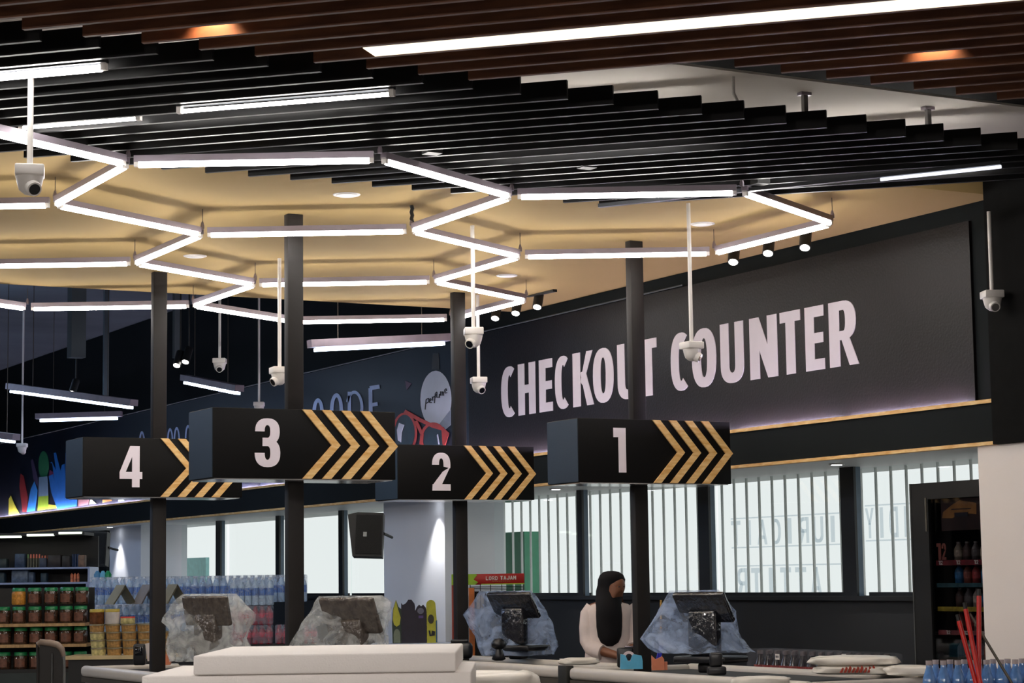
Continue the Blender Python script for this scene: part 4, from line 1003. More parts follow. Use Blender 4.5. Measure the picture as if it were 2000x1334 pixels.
def pack_proto(label, h=.235, r=.031, nx=6, m=WAT, cap=WCAP, lab=WLAB, grp='shrink-wrapped water packs', name='water_pack', cat='water pack'):
    t = thing(name, label, cat, (0, 0, 0), grp)
    for j in range(2):
        for i in range(nx):
            bottle_parts(t, m, cap, lab, h, r, ((i - (nx - 1) / 2) * r * 2.03, j * r * 2.03, 0), 'bottle')
    MB().rbox((-(nx / 2) * r * 2.06, -r * 1.05, .001), ((nx / 2) * r * 2.06, r * 3.1, h + .002), .012, 2).build('wrap', PB, t)
    return t
WD = 18.6; ws = WD / CAM_F; MW = fr(330, WD)
zl2 = zat(300, 1231, WD); zl1 = zl2 + .239
t0_ = None
for li, (z, off, nm) in enumerate(((zl2, -.16, 'lower'), (zl1, .0, 'upper'))):
    for i in range(5):
        loc = MW @ Vector(((218 + i * 84.5 - 330) * ws, off, z)); lb = 'blue water pack, %s in the %s layer behind the jars' % (ORD[i], nm)
        if t0_ is None: t0_ = pack_proto(lb); t0_.location = loc; t0_.rotation_euler = (0, 0, YAW)
        elif li == 0 and i >= 3: continue
        else: dup(t0_, loc, YAW, lb)
t = thing('pallet_base', 'plain dark plinth carrying the water packs', 'plinth', MW.translation)
MB().box(((172 - 330) * ws, -.22, 0), ((450 - 330) * ws, .12, zl2 - .002), MW).build('plinth_body', BLACK, t)
# red soda stacked below the clear bottles at the right end
SODA = mat('red_soda_bottle', (140, 22, 44), .12, spec=.8, var=.25, scale=20); SLAB_ = mat('red_white_soda_label', (196, 60, 80), .4, var=.4, scale=40)
MS = fr(487, 18.2); ss = 18.2 / CAM_F
zs0 = zat(487, 1256, 18.2)
sp = pack_proto('shrink-wrapped red soda pack, lower one left of the post of sign 3', .16, .029, 6, SODA, mat('red_cap', (150, 20, 40), .4), SLAB_, 'red soda packs', 'soda_pack', 'soda pack')
sp.location = MS @ Vector((0.02, 0, zs0)); sp.rotation_euler = (0, 0, YAW)
dup(sp, MS @ Vector((0.02, 0, zs0 + .164)), YAW, 'shrink-wrapped red soda pack, upper one left of the post of sign 3')
dup(sp, MS @ Vector((.02 + .38, 0, zs0)), YAW, 'shrink-wrapped red soda pack partly hidden by the post of sign 3')
wp2 = pack_proto('clear water pack on top of the red soda left of sign 3 post', .235, .03, 6, mat('clear_water_bottle', (186, 208, 228), .12, spec=.8, var=.15, scale=14), WCAP, WLAB)
wp2.location = MS @ Vector((.02, 0, zs0 + .33)); wp2.rotation_euler = (0, 0, YAW)
t = thing('pallet_base', 'plain dark plinth carrying the red soda packs', 'plinth', MS.translation)
MB().box((-.2, -.06, 0), (.62, .16, zs0 - .002), MS).build('plinth_body', BLACK, t)
# folded cardboard tents on the lower water packs
CARD = mat('olive_cardboard', (156, 148, 120), .7, var=.06); 
for i, (px, mm, wd) in enumerate(((236, CARD, 50), (287, mat('grey_cardboard', (150, 142, 138), .7), 44), (338, CARD, 46))):
    M0 = fr(px, 18.25, zl1 + .002) @ Matrix.Rotation(.62, 4, 'Z'); wt = wd * 18.25 / CAM_F / 2; H = .165
    t = thing('cardboard_tent', 'folded %s cardboard tent on the lower water packs, %s from the left' % ('olive' if mm is CARD else 'grey', ORD[i]), 'cardboard tent', M0.translation, 'cardboard tents')
    for sg_ in (-1, 1):
        MB().add([M0 @ Vector((sg_ * wt, a, 0)) for a in (-.09, .09)] + [M0 @ Vector((0, a, H)) for a in (.09, -.09)], [(0, 1, 2, 3)]).add(
            [M0 @ Vector((sg_ * (wt - .012), a, 0)) for a in (-.09, .09)] + [M0 @ Vector((0, a, H - .02)) for a in (.09, -.09)], [(3, 2, 1, 0)]).build('flap', mm, t)

# ------------------------------------------------------------------ gondola at the far left with lit canopy
GD = 21.0; gs = GD / CAM_F; MG = fr(85, GD)
def ug(px): return (px - 85) * gs
t = thing('shelf_gondola', 'black shelf unit with lit canopy above the jar shelf at the far left', 'shelf', MG.translation)
MB().box((ug(-120), .35, 0), (ug(178), .38, zat(85, 1046, GD)), MG).build('back_panel', BLACK, t)
MB().box((ug(-120), -.1, zat(85, 1046, GD)), (ug(168), .38, zat(85, 1040, GD)), MG).build('canopy', BLACK, t)
for a, b in ((2, 44), (56, 108), (118, 163)):
    MB().box((ug(a), -.11, zat(85, 1049.5 - a * .05, GD)), (ug(b), -.06, zat(85, 1045.5 - a * .05, GD)), MG).build('canopy_light', glow('canopy_glow', (225, 240, 215), 1.0), t)
zg1, zg2 = zat(85, 1109, GD), zat(85, 1138, GD)
STL = mat('pale_blue_shelf_steel', (150, 165, 200), .35, metal=.3)
MB().box((ug(-120), -.1, zg1 - .01), (ug(178), .35, zg1 + .008), MG).build('shelf_plate', STL, t)
MB().box((ug(-120), -.1, zg2 - .01), (ug(176), .35, zg2 + .008), MG).build('shelf_plate', STL, t)
MB().box((ug(175), -.1, 0), (ug(179), .35, zg1), MG).build('side_panel', STL, t)
goods = [(-30, -12, 24, zg1, (60, 70, 80), 'grey box'), (-8, 12, 18, zg1, (40, 50, 48), 'dark box'), (28, 47, 27, zg1, (52, 66, 88), 'slate blue packet'), (76, 90, 18, zg1, (60, 66, 82), 'grey can'), (92, 118, 24, zg1, (42, 34, 32), 'dark box'),
         (120, 136, 22, zg1, (40, 34, 30), 'brown box'), (152, 164, 23, zg1, (128, 100, 80), 'tan box'), (-20, 8, 20, zg2, (60, 80, 90), 'teal packet'), (22, 54, 24, zg2, (108, 124, 144), 'pale blue box'), (55, 65, 20, zg2, (90, 106, 126), 'blue grey box'), (79, 90, 18, zg2, (56, 76, 88), 'teal box')]
for i, (a, b, h, z, rgb, nm) in enumerate(goods):
    hh = h * gs
    tag(MB().rbox((ug(a), .0, z + .009), (ug(b), .12, z + .009 + hh), .006, 1, MG).build('packet', mat('packet_%d_%d_%d' % rgb, rgb, .5, var=.35, scale=25)), '%s, %s item on the %s shelf of the far gondola' % (nm, ORD[i if z == zg1 else i - 7], 'upper' if z == zg1 else 'lower'), 'packet', 'goods on the far gondola')
for i in range(8):
    px = 52 + i * 5.6; r = .011
    t = thing('spray_bottle', 'slim bottle with %s cap on the upper far shelf, %s from the left' % ('green' if i == 0 else 'pinkish', ORD[i]), 'bottle', MG @ Vector((ug(px), .0, zg1 + .009)), 'slim bottles on the far gondola')
    c = MG @ Vector((ug(px), .05, 0)); hb = (26 - (i > 4) * 3) * gs
    MB().lathe([(r, zg1 + .009), (r, zg1 + .009 + hb * .7)], c, 8).build('bottle_body', mat('dim_olive_bottle', (92, 88, 72), .4), t)
    MB().lathe([(r * .9, zg1 + .009 + hb * .7), (r * .7, zg1 + .009 + hb)], c, 8).build('cap', mat('salmon_cap', (226, 120, 96), .4) if i else mat('green_cap', (110, 150, 90), .4), t)
for i in range(3):
    px = 140 + i * 5; c = MG @ Vector((ug(px), .05, 0))
    tag(MB().lathe([(.012, zg1 + .009), (.012, zg1 + .009 + 25 * gs)], c, 8).build('tube', mat('navy_packet', (34, 56, 92), .4)), 'navy blue stick packet on the upper far shelf, %s of three' % ORD[i], 'packet', 'navy stick packets')
    px = 140 + i * 6.3; c = MG @ Vector((ug(px), .0, 0))
    tag(MB().lathe([(.014, zg2 + .009), (.014, zg2 + .009 + 14 * gs), (.004, zg2 + .009 + 17 * gs)], c, 8).build('glue_bottle', mat('orange_white_bottle', (226, 130, 90), .4, var=.4, scale=30)), 'orange and white bottle on the lower far shelf, %s of three' % ORD[i], 'bottle', 'orange bottles on the far gondola')

# blue and green bottles on the sill right of the gondola
for i, (px, rgb) in enumerate(((190, (90, 150, 190)), (201, (110, 185, 215)), (211, (20, 150, 90)))):
    tag(MB().lathe([(.03, zat(px, 1135, 20.5)), (.034, zat(px, 1122, 20.5)), (.012, zat(px, 1115, 20.5))], at_d(px, hz(px), 20.5) * 1 + Vector((0, 0, -EYE)), 12).build('cleaner_bottle', mat('cleaner_%d' % i, rgb, .3)), '%s bottle on the ledge left of the far pier' % ('pale blue', 'aqua', 'green')[i], 'bottle')
tag(MB().box(((172 - 190) * .005, -.1, 0), ((216 - 190) * .005, .1, zat(190, 1135, 20.5)), fr(190, 20.5)).build('low_cabinet', mat('lilac_grey_cabinet', (140, 150, 190), .5)), 'lilac grey cabinet carrying bottles beside the far gondola', 'cabinet')

# ------------------------------------------------------------------ wall speakers
def speaker(px, py, d, w_px, h_px, label, rotz=0):
    M0 = fr(px, d, zat(px, py, d)) @ Matrix.Rotation(rotz, 4, 'Z') @ Matrix.Rotation(-.08, 4, 'X') @ Matrix.Rotation(.04, 4, 'Y'); s_ = d / CAM_F
    w_, h = w_px * s_, h_px * s_
    t = thing('wall_speaker', label, 'speaker', M0.translation, 'black wall speakers')
    MB().prism([(-w_ / 2, h / 2 - .02), (-w_ / 2 + .08, h / 2), (w_ / 2, h / 2), (w_ / 2, -h / 2), (-w_ / 2 + .05, -h / 2)], .2, M0).build('cabinet', BLACK, t)
    MB().box((-w_ / 2 + .07, -.008, -h / 2 + .02), (w_ / 2 - .01, 0, h / 2 - .02), M0).build('grille', mat('speaker_grille', (14, 14, 14), .8, bump=.4, bscale=200), t)
    MB().box((-.012, -.012, -.018), (.016, -.008, .018), M0).build('badge', mat('grey_badge', (150, 155, 155), .5), t)
    MB().cyl(M0 @ Vector((w_ / 2, .1, .02)), M0 @ Vector((w_ / 2 + .05, .4, .02)), .012, n=8).build('bracket', BLACK, t)
speaker(713, 1043, 16.9, 70, 86, 'black wall speaker in front of the window left of the white pier')
speaker(186, 1070, 23.0, 42, 66, 'black wall speaker left of the far pier, above the gondola')

# ------------------------------------------------------------------ standing die-cut boards before the white pier
t = thing('white_side_table', 'low white table behind the foam blocks carrying the die-cut boards', 'table', fr(800, 17.6).translation)
zt3 = zat(810, 1254, 17.6)
MB().box((-.36, -.1, zt3 - .03), (.40, .2, zt3), fr(810, 17.6)).build('table_top', mat('blue_white_table', (190, 200, 220), .4), t)
MB().box((-.34, -.08, 0), (.38, .18, zt3 - .03), fr(810, 17.6)).build('front_panel', BLACK, t)
bs = 17.6 / CAM_F
def board(px0, pts, m, lb, off=0, extra=None):
    M0 = fr(px0, 17.6, zt3) @ Matrix.Translation((0, off, 0))
    t = thing('die_cut_board', lb, 'standing board', M0.translation, 'die-cut boards before the white pier')
    MB().prism([(x * bs, z * bs) for x, z in pts], .018, M0).build('board', m, t)
    for nm, pp, mm in extra or []: MB().prism([(x * bs, z * bs) for x, z in pp], .004, M0 @ Matrix.Translation((0, -.005, 0))).build(nm, mm, t)
BLUE_ = mat('blue_board_edge', (40, 92, 140), .5); YEL = mat('yellow_board', (190, 188, 60), .5, var=.1, scale=30); DKP = mat('dark_violet_board', (36, 30, 46), .5, var=.2)
def arch(x0, x1, z0, z1, n=8): return [(x0, z0)] + [((x0 + x1) / 2 - (x1 - x0) / 2 * math.cos(PI * i / n), z1 - 12 + 12 * math.sin(PI * i / n)) for i in range(n + 1)] + [(x1, z0)]
board(774, [(-8, 0), (-9, 40), (-7, 66), (-1, 84), (4, 70), (9, 66), (9, 0)], mat('dark_green_board', (44, 60, 48), .5), 'narrow board with a yellow leaf shape, leftmost of four boards', 0, [('leaf_print', [(-7, 45), (-6, 66), (-1, 83), (3, 66), (8, 50), (6, 36), (0, 32), (-5, 36)], YEL), ('foot_print', arch(-6, 7, 1, 28), mat('grey_green_print', (120, 130, 110), .5))])
board(797, [(-14, 0), (-14, 78), (-11, 74), (-5, 77), (0, 84), (6, 84), (12, 76), (13, 70), (13, 0)], DKP, 'dark violet board with a humped top, second from the left', .005)
board(821, [(-11, 0), (-11, 62), (-7, 70), (-3, 74), (1, 71), (5, 74), (10, 68), (12, 60), (12, 0)], DKP, 'dark violet board with two bumps and white round print, third from the left', 0, [('round_print', [(6.5 * math.cos(a_ * .5236) + 0, 62 + 6 * math.sin(a_ * .5236)) for a_ in range(12)], mat('grey_print', (110, 112, 130), .5)), ('panel_print', [(-4, 48), (5, 48), (5, 53), (-4, 53)], mat('violet_print', (90, 70, 130), .5))])
board(842, [(-10, 0), (-10, 74)] + [(-10 + 9 * (1 - math.cos(PI * i / 8)), 74 + 9 * math.sin(PI * i / 8)) for i in range(9)] + [(10, 44), (11, 44), (11, 0)], YEL, 'yellow board with dark prints, rightmost of four boards', .0, [('face_print', [(6 * math.cos(a_ * .5236) - 1, 46 + 9 * math.sin(a_ * .5236)) for a_ in range(12)], mat('dark_olive_print', (60, 60, 40), .5)), ('mark_print', [(-6, 24), (-3, 24), (-1, 15), (1, 24), (7, 22), (6, 14), (-4, 13)], mat('black_ink', (30, 30, 40), .6)), ('edge_print', [(8.5, 1), (10.5, 1), (10.5, 43), (8.5, 43)], BLUE_)])

# ------------------------------------------------------------------ snack rack with red header
RD = 16.9; rs_ = RD / CAM_F; MR = fr(955, RD)
def ur(px): return (px - 955) * rs_
t = thing('snack_rack', 'wire snack rack with red and green header sign behind the post of sign 2', 'rack', MR.translation)
z1_, z0_ = zat(955, 1120, RD), zat(955, 1141, RD)
hd = MB().rbox((ur(882), -.02, z0_), (ur(1024), .02, z1_), .004, 1, MR).build('header', mat('red_header_sign', (176, 36, 30), .4, var=.05), t)
MB().prism([(ur(882), z0_), (ur(928), z0_), (ur(934), z0_ + .02), (ur(925), (z0_ + z1_) / 2), (ur(932), z1_ - .01), (ur(930), z1_), (ur(882), z1_)], .004, MR @ Matrix.Translation((0, -.025, 0))).build('green_panel', mat('lime_header_print', (150, 190, 40), .4), hd)
MB().box((ur(940), -.024, z0_), (ur(1024), -.02, z0_ + .008), MR).build('lime_line', mat('lime_header_print', (150, 190, 40), .4), hd)
OW = mat('off_white_header_text', (222, 214, 206), .5)
tw = MB(); word(tw, 'LORD', ur(949), z0_ + .036, ur(972) - ur(949), .030, .004, MR @ Matrix.Translation((0, -.026, 0)), .25, .24, .16); tw.build('text_lord', OW, hd)
tw = MB(); word(tw, 'TAJAM', ur(977), z0_ + .038, ur(1008) - ur(977), .030, .004, MR @ Matrix.Translation((0, -.026, 0)), .12, .34, .2); tw.build('text_tajam', OW, hd)
tw = MB()
for i in range(9): tw.box((ur(962 + i * 4), -.024, z0_ + .024), (ur(964.5 + i * 4), -.02, z0_ + .028), MR)
tw.build('small_print', mat('tan_print', (170, 120, 60), .5), hd)
z2_ = zat(955, 1154, RD)
for px in (918, 938, 958, 980, 1002, 1022): MB().cyl(MR @ Vector((ur(px), .0, z2_ - .6)), MR @ Vector((ur(px), .0, z0_)), .003, n=6).build('upright_wire', BLACK, t)
for k in range(4): MB().cyl(MR @ Vector((ur(918), -.005, z2_ + .012 * k)), MR @ Vector((ur(1022), -.005, z2_ + .012 * k)), .003, n=6).build('cross_wire', BLACK, t)
MB().box((ur(915), -.02, .0), (ur(926), .18, z2_ + .03), MR).build('side_panel', mat('orange_brown_side_panel', (176, 96, 34), .5, var=.4, scale=8), t)
MB().box((ur(882), -.02, .0), (ur(886), .18, z0_), MR).build('side_panel', mat('rust_side_panel', (140, 50, 32), .5), t)
MB().box((ur(926), .1, .0), (ur(1022), .14, z2_), MR).build('back_panel', BLACK, t)
for i in range(5):
    px = 930 + i * 20
    tag(MB().rbox((ur(px), .0, z2_ - .17), (ur(px + 15), .03, z2_ - .015), .008, 1, MR).build('snack_bag', mat('snack_bag_%d' % i, ((150, 140, 130), (70, 60, 60), (140, 100, 60), (90, 80, 80), (150, 150, 150))[i], .3)), 'small snack bag hanging in the wire rack, %s from the left' % ORD[i], 'snack bag', 'snack bags in the wire rack')

# yellow stick leaning behind the right till
a, b = at_d(1286, 1232, 13.9), at_d(1291, 1172, 13.9); a.z = CT - .4
tag(MB().cyl(a, b, .010, .007, n=8).build('wooden_stick', mat('yellow_wood_stick', (190, 150, 70), .5)), 'yellow stick standing between the post of sign 1 and the right till', 'stick')

# ------------------------------------------------------------------ cola bottles in the window recess
COLA = mat('dark_cola_bottle', (28, 20, 20), .08, spec=.9, var=.2); CLAB = mat('red_cola_label', (140, 34, 26), .35, var=.15, scale=20); CCAP = mat('grey_clear_neck', (96, 88, 90), .15, spec=.9, var=.3, scale=30)
def bottle_proto(label, group, m, cap, lab, h, r, labz, name='bottle'):
    t = thing(name, label, 'bottle', (0, 0, 0), group)
    bottle_parts(t, m, cap, lab, h, r, labz=labz); return t
ya_, yb_ = ypx(1780, 8.36) + .05, ypx(1478, 8.2)
zc = zat(1600, 1273, 13.3) - .31
cb = None; n_ = int((yb_ - ya_) / .094)
for rw in range(2):
    for i in range(n_):
        loc = Vector((8.15 + rw * .1, ya_ + .045 + i * .094 + rw * .03, zc)); lb = 'cola bottle with red label, %s row, %s from the fridge' % (('front', 'back')[rw], ORD[i])
        if cb is None: cb = bottle_proto(lb, 'cola bottles below the right windows', COLA, CCAP, CLAB, .31, .044, (.38, .70), 'cola_bottle'); cb.location = loc
        else: dup(cb, loc, random.random() * 6, lb)
tag(MB().rbox((8.095, ya_ - .01, zc + .16), (8.31, yb_ + .01, zc + .318), .02, 2).build('shrink_wrap', film('cola_wrap_film', (190, 190, 200), .9, .1, 16)), 'clear shrink film over the cola bottles below the right windows', 'plastic wrap')
t = thing('low_shelf', 'black low shelf carrying the cola bottles', 'shelf', (8.2, (ya_ + yb_) / 2, 0))
MB().box((8.08, ya_ - .02, 0), (8.4, yb_ + .02, zc - .001)).build('shelf_body', BLACK, t)
for i, (px, py) in enumerate(((1518, 1283), (1648, 1283), (1697, 1286))):
    q = at_x(px, py, 8.09); M0 = frame(q, (0, -1, 0), (1, 0, 0))
    t = thing('price_tag', 'small white price tag on the cola bottles, %s from the left' % ORD[i], 'price tag', q, 'price tags on the cola bottles')
    MB().box((-.022, 0, -.018), (.022, .002, .018), M0).build('tag', mat('white_card', (222, 214, 210), .6), t)
    tw = MB()
    for k in range(3): tw.box((-.015 + k * .011, -.001, -.006), (-.008 + k * .011, 0, .008), M0)
    tw.build('print', mat('black_ink', (30, 30, 40), .6), t)

# ------------------------------------------------------------------ drinks fridge
FX = 8.36; fy0, fy1 = YN + .03, ypx(1780, FX); fz = at_x(1780, 945, FX).z
t = thing('drinks_fridge', 'tall black glass-door drinks fridge in the window recess at the right', 'fridge', (FX + .3, (fy0 + fy1) / 2, 0))
def fyx(px): return ypx(px, FX)
MB().box((FX + .02, fy0, 0), (FX + .04 + .5, fy0 + .03, fz)).build('side_wall', BLACK, t)
MB().box((FX + .02, fy1 - .03, 0), (FX + .54, fy1, fz)).build('side_wall', BLACK, t)
MB().box((FX + .51, fy0, 0), (FX + .54, fy1, fz)).build('back_wall', BLACK, t)
MB().box((FX + .02, fy0, fz - .05), (FX + .54, fy1, fz)).build('top', BLACK, t)
MB().box((FX + .02, fy0, 0), (FX + .54, fy1, .3)).build('plinth', BLACK, t)
MB().box((FX - .004, fy1 - .018, .0), (FX + .02, fy1 - .008, fz)).build('door_edge', mat('steel_edge', (110, 112, 112), .3, metal=.6), t)
dr_ = MB().box((FX, fyx(1816), .3), (FX + .02, fy1 - .01, fz - .01)).build('door_frame', BLACK, t)
MB().box((FX + .012, fy0, .3), (FX + .016, fyx(1816), fz - .1)).build('glass_door', glass('fridge_glass', (.72, .72, .74), .05), t)
MB().box((FX, fy0, fz - .10), (FX + .02, fyx(1816), fz - .01)).build('door_top', BLACK, dr_)
MB().cyl((FX - .02, fyx(1817), at_x(1817, 1038, FX).z), (FX - .02, fyx(1817), at_x(1817, 972, FX).z), .007, n=8).build('handle', mat('worn_steel', (96, 92, 84), .4, metal=.5), t)
hz0, hz1 = at_x(1860, 1036, FX).z, at_x(1860, 974, FX).z
MB().box((FX + .03, fy0 + .03, hz0), (FX + .034, fyx(1834), hz1)).build('header_picture', mat('dark_red_header_print', (44, 22, 20), .5, var=.4, scale=9), t)
mbp = MB(); P = [at_x(px, py, FX + .028) for px, py in ((1842, 1000), (1862, 984), (1874, 977), (1907, 982), (1907, 1004), (1880, 1002), (1860, 1012), (1840, 1012))]
mbp.add(P, [tuple(range(8))]).build('header_glow_print', mat('amber_header_print', (150, 104, 50), .5, var=.3, scale=14), t)
mbp = MB()
for a_, b_, c_, d_ in ((1858, 996, 1896, 992), (1864, 1010, 1890, 1000)):
    p0, p1 = at_x(a_, b_, FX + .026), at_x(c_, d_, FX + .026); mbp.box((FX + .026, p1.y, min(p0.z, p1.z)), (FX + .0275, p0.y, max(p0.z, p1.z)))
mbp.build('header_dark_print', mat('black_ink', (30, 30, 40), .6), t)
strips = [(1094, 1104, (128, 40, 48)), (1139, 1147, (48, 84, 92)), (1185, 1194, (168, 150, 52)), (1231, 1240, (140, 70, 72)), (1288, 1296, (90, 60, 60))]
levels = []
for i, (ya, yb, rgb) in enumerate(strips):
    z1, z0 = at_x(1860, ya, FX + .04).z, at_x(1860, yb, FX + .04).z
    sh = MB().box((FX + .05, fy0 + .03, z0 + .0), (FX + .5, fy1 - .03, z0 + .012)).build('fridge_shelf', BLACK, t)
    MB().box((FX + .04, fy0 + .03, z0), (FX + .045, fyx(1818), z1)).build('price_strip', mat('price_strip_%d' % i, rgb, .4, var=.45, scale=22), sh)
    levels.append(z0 + .013)
    if i in (0, 3):
        M0 = frame((FX + .036, fyx(1824 if i == 0 else 1834), z0 + .004), (0, -1, 0), (1, 0, 0)); tw = MB()
        for k in range(3): word(tw, '12', k * .16, 0, .035, (z1 - z0) * .8, .003, M0, .25, .3)
        tw.build('price_digits', OW, sh)
M0 = frame((FX + .02, fyx(1825), at_x(1830, 1094, FX).z), (0, -1, 0), (1, 0, 0)); tw = MB()
word(tw, '12', 0, 0, .085, .10, .004, M0, .2, .22, .12)
tw.build('price_digits', mat('dull_red_digits', (150, 84, 72), .5), t, label='large red 12 on the glass')
cols = [(110, 60, 50), (120, 110, 96), (70, 66, 66), (40, 90, 130), (130, 50, 50), (60, 44, 40), (150, 140, 130)]
protos = {}
for li, z in enumerate(levels):
    for i in range(6):
        rgb = cols[(li * 2 + i * 3) % 7] if not (li == 1 and i < 3) else (40, 110, 150)
        loc = Vector((FX + .10, fy0 + .07 + i * .078, z + .001)); lb = 'small bottle in the fridge, %s shelf down, %s from the right' % (ORD[li], ORD[i])
        if rgb not in protos:
            b = bottle_proto(lb, 'drinks in the fridge', mat('drink_%d_%d_%d' % rgb, rgb, .3, var=.3, scale=25), mat('drink_cap_pale', (130, 124, 120), .4), mat('drink_label_%d_%d_%d' % rgb, tuple(min(255, int(c * 1.35)) for c in rgb), .4, var=.4, scale=40), .125, .029, (.3, .6), 'drink_bottle'); b.location = loc; protos[rgb] = b
        else: dup(protos[rgb], loc, random.random() * 6, lb)

# ------------------------------------------------------------------ blue water bottles at the lower right
zq = zat(1900, 1285, 11.4) - .30
W2 = mat('deep_blue_water_bottle', (96, 140, 200), .1, spec=.9, var=.3, scale=16); C2 = mat('smoky_clear_neck', (168, 158, 160), .15, spec=.9, var=.2); L2 = mat('royal_blue_label', (28, 84, 170), .35, var=.35, scale=30)
wb = None
for rw in range(2):
    for i in range(9):
        px = 1808 + i * 28 + rw * 13; d = 11.3 + rw * .1
        q = at_d(px, hz(px), d); loc = Vector((q.x, q.y, zq)); lb = 'blue water bottle at the lower right, %s row, %s from the left' % (('front', 'back')[rw], ORD[i])
        if q.x > 8.12: continue
        if wb is None: wb = bottle_proto(lb, 'blue water bottles by the white wall', W2, C2, L2, .30, .037, (.4, .6), 'water_bottle'); wb.location = loc
        else: dup(wb, loc, random.random() * 6, lb)
MQ = fr(1920, 11.35)
t = thing('pallet_base', 'black plinth under the blue water bottles at lower right', 'plinth', MQ.translation)
MB().box((-.35, -.08, 0), (.30, .13, zq - .001), MQ).build('plinth_body', BLACK, t)

# mop and broom handles in a bucket
bk_ = at_d(1912, 1334, 10.9); base = Vector((bk_.x, bk_.y, .1))
t = thing('bucket', 'grey bucket holding the red broom handles, below the frame', 'bucket', (base.x, base.y, 0))
MB().lathe([(.12, 0), (.15, .32), (.14, .32), (.11, .02)], (base.x, base.y, 0), 24).build('pail', mat('grey_bucket', (110, 112, 116), .5), t)
REDH = mat('red_handle', (196, 34, 28), .35)
for (px0, py0, px1, py1, r, m, lb) in ((1873, 1213, 1906, 1334, .0125, REDH, 'red broom handle leaning left, the lowest of three'), (1886, 1190, 1908, 1300, .0125, REDH, 'red broom handle with black tip, middle of three'),
                                      (1912, 1164, 1912, 1334, .0125, REDH, 'upright red broom handle against the edge of the white wall'), (1901, 1210, 1976, 1334, .0075, mat('worn_steel', (96, 92, 84), .4, metal=.5), 'thin metal handle leaning across the white wall')):
    a, b = at_d(px0, py0, 11.0), at_d(px1, py1, 10.9); dn = (b - a).normalized(); e = b + dn * (.75 if dn.z > -.9 else .9)
    t = thing('broom_handle', lb, 'broom handle', e, 'handles in the bucket')
    MB().cyl(e, a, r, n=10).build('handle', m, t)
    MB().cyl(a, a - dn * .035, r * .85, n=10).build('tip', BLACK if m is REDH else m, t)
# ------------------------------------------------------------------ the cashier
PD = 14.9; MP = fr(1188, PD); ps = PD / CAM_F
def pp(px, py, b=0):                     # a spot on her body: seen at px, py, b metres nearer than her axis
    z = zat(px, py, PD); v = MP @ Vector(((px - 1188) * ps, -b, 0)); v.z = z; return v
SKIN = mat('warm_skin', (128, 82, 58), .5, var=.05); HIJ = mat('black_headscarf', (24, 23, 26), .8, spec=.2, var=.1)
SHIRT = mat('pale_cream_shirt', (214, 200, 196), .75, var=.05, bump=.4, bscale=9); TROU = mat('mauve_brown_skirt', (92, 62, 66), .8)
root = thing('person', 'person in a long black headscarf and cream shirt standing behind the counter, looking down', 'person', (MP.translation.x, MP.translation.y, 0))
me = bpy.data.meshes.new('body'); V_ = []; E_ = []; Rr = []
def jv(v, r, par=None):
    V_.append(v); Rr.append(r if isinstance(r, tuple) else (r, r))
    if par is not None: E_.append((par, len(V_) - 1))
    return len(V_) - 1
pel = jv(Vector((MP.translation.x, MP.translation.y, .90)), (.14, .11))
sp1 = jv(pp(1188, 1262, .0), (.11, .085), pel); sp2 = jv(pp(1188, 1215, .01), (.125, .09), sp1); ch = jv(pp(1189, 1192, .02), (.10, .07), sp2)
nk = jv(pp(1192, 1172, .03), .048, ch); hd0 = jv(pp(1196, 1158, .06), .062, nk); hd1 = jv(pp(1197, 1142, .07), .083, hd0); hd2 = jv(pp(1196, 1128, .05), .07, hd1)
ns = jv(pp(1211, 1151, .125), .014, hd1)
# viewer-left arm: shoulder, elbow, wrist, hand
s1 = jv(pp(1156, 1192, .0), .058, ch); e1 = jv(pp(1147, 1252, .02), .044, s1); e1b = jv(pp(1163, 1266, .10), .040, e1); w1 = jv(pp(1203, 1277, .20), .026, e1b); h1 = jv(pp(1214, 1280, .23), (.034, .018), w1)
for k, (dx, dy, ln) in enumerate(((14, -2, .0), (16, 1, 0), (15, 4, 0), (12, 7, 0))):
    a_ = jv(pp(1214 + dx * .6, 1280 + dy * .6, .25 + .004 * k), .0095, h1); jv(pp(1214 + dx, 1281 + dy * 1.1 + 2, .262), .0085, a_)
a_ = jv(pp(1213, 1286, .25), .011, h1); jv(pp(1221, 1291, .27), .009, a_)
# viewer-right arm, mostly behind the post
s2 = jv(pp(1224, 1192, .0), .056, ch); e2 = jv(pp(1236, 1250, .02), .043, s2); w2 = jv(pp(1228, 1278, .16), .027, e2); h2 = jv(pp(1222, 1286, .21), (.033, .018), w2)
for k in range(4):
    a_ = jv(pp(1216 - k, 1286 + k * 2, .24 + .003 * k), .0095, h2); jv(pp(1210 - k, 1288 + k * 2, .25), .0085, a_)
a_ = jv(pp(1221, 1280, .235), .011, h2); jv(pp(1216, 1280, .25), .009, a_)
for sx in (-1, 1):
    b0 = MP.translation + RH * (.09 * sx)
    hp = jv(Vector((b0.x, b0.y, .86)), .095, pel); kn = jv(Vector((b0.x, b0.y, .48)), .062, hp); an = jv(Vector((b0.x, b0.y, .09)), .042, kn)
    ft = b0 - FH * .14 + RH * .02 * sx; jv(Vector((ft.x, ft.y, .035)), (.045, .03), an)
L0 = root.location
me.from_pydata([v - L0 for v in V_], E_, []); bo = bpy.data.objects.new('body', me); COL.objects.link(bo); bo.parent = root; me.materials.append(SKIN)
md = bo.modifiers.new('skin', 'SKIN'); md.use_smooth_shade = True
for i, sv in enumerate(me.skin_vertices[0].data): sv.radius = Rr[i]; sv.use_root = (i == 0)
ss_ = bo.modifiers.new('sub', 'SUBSURF'); ss_.levels = 2; ss_.render_levels = 2
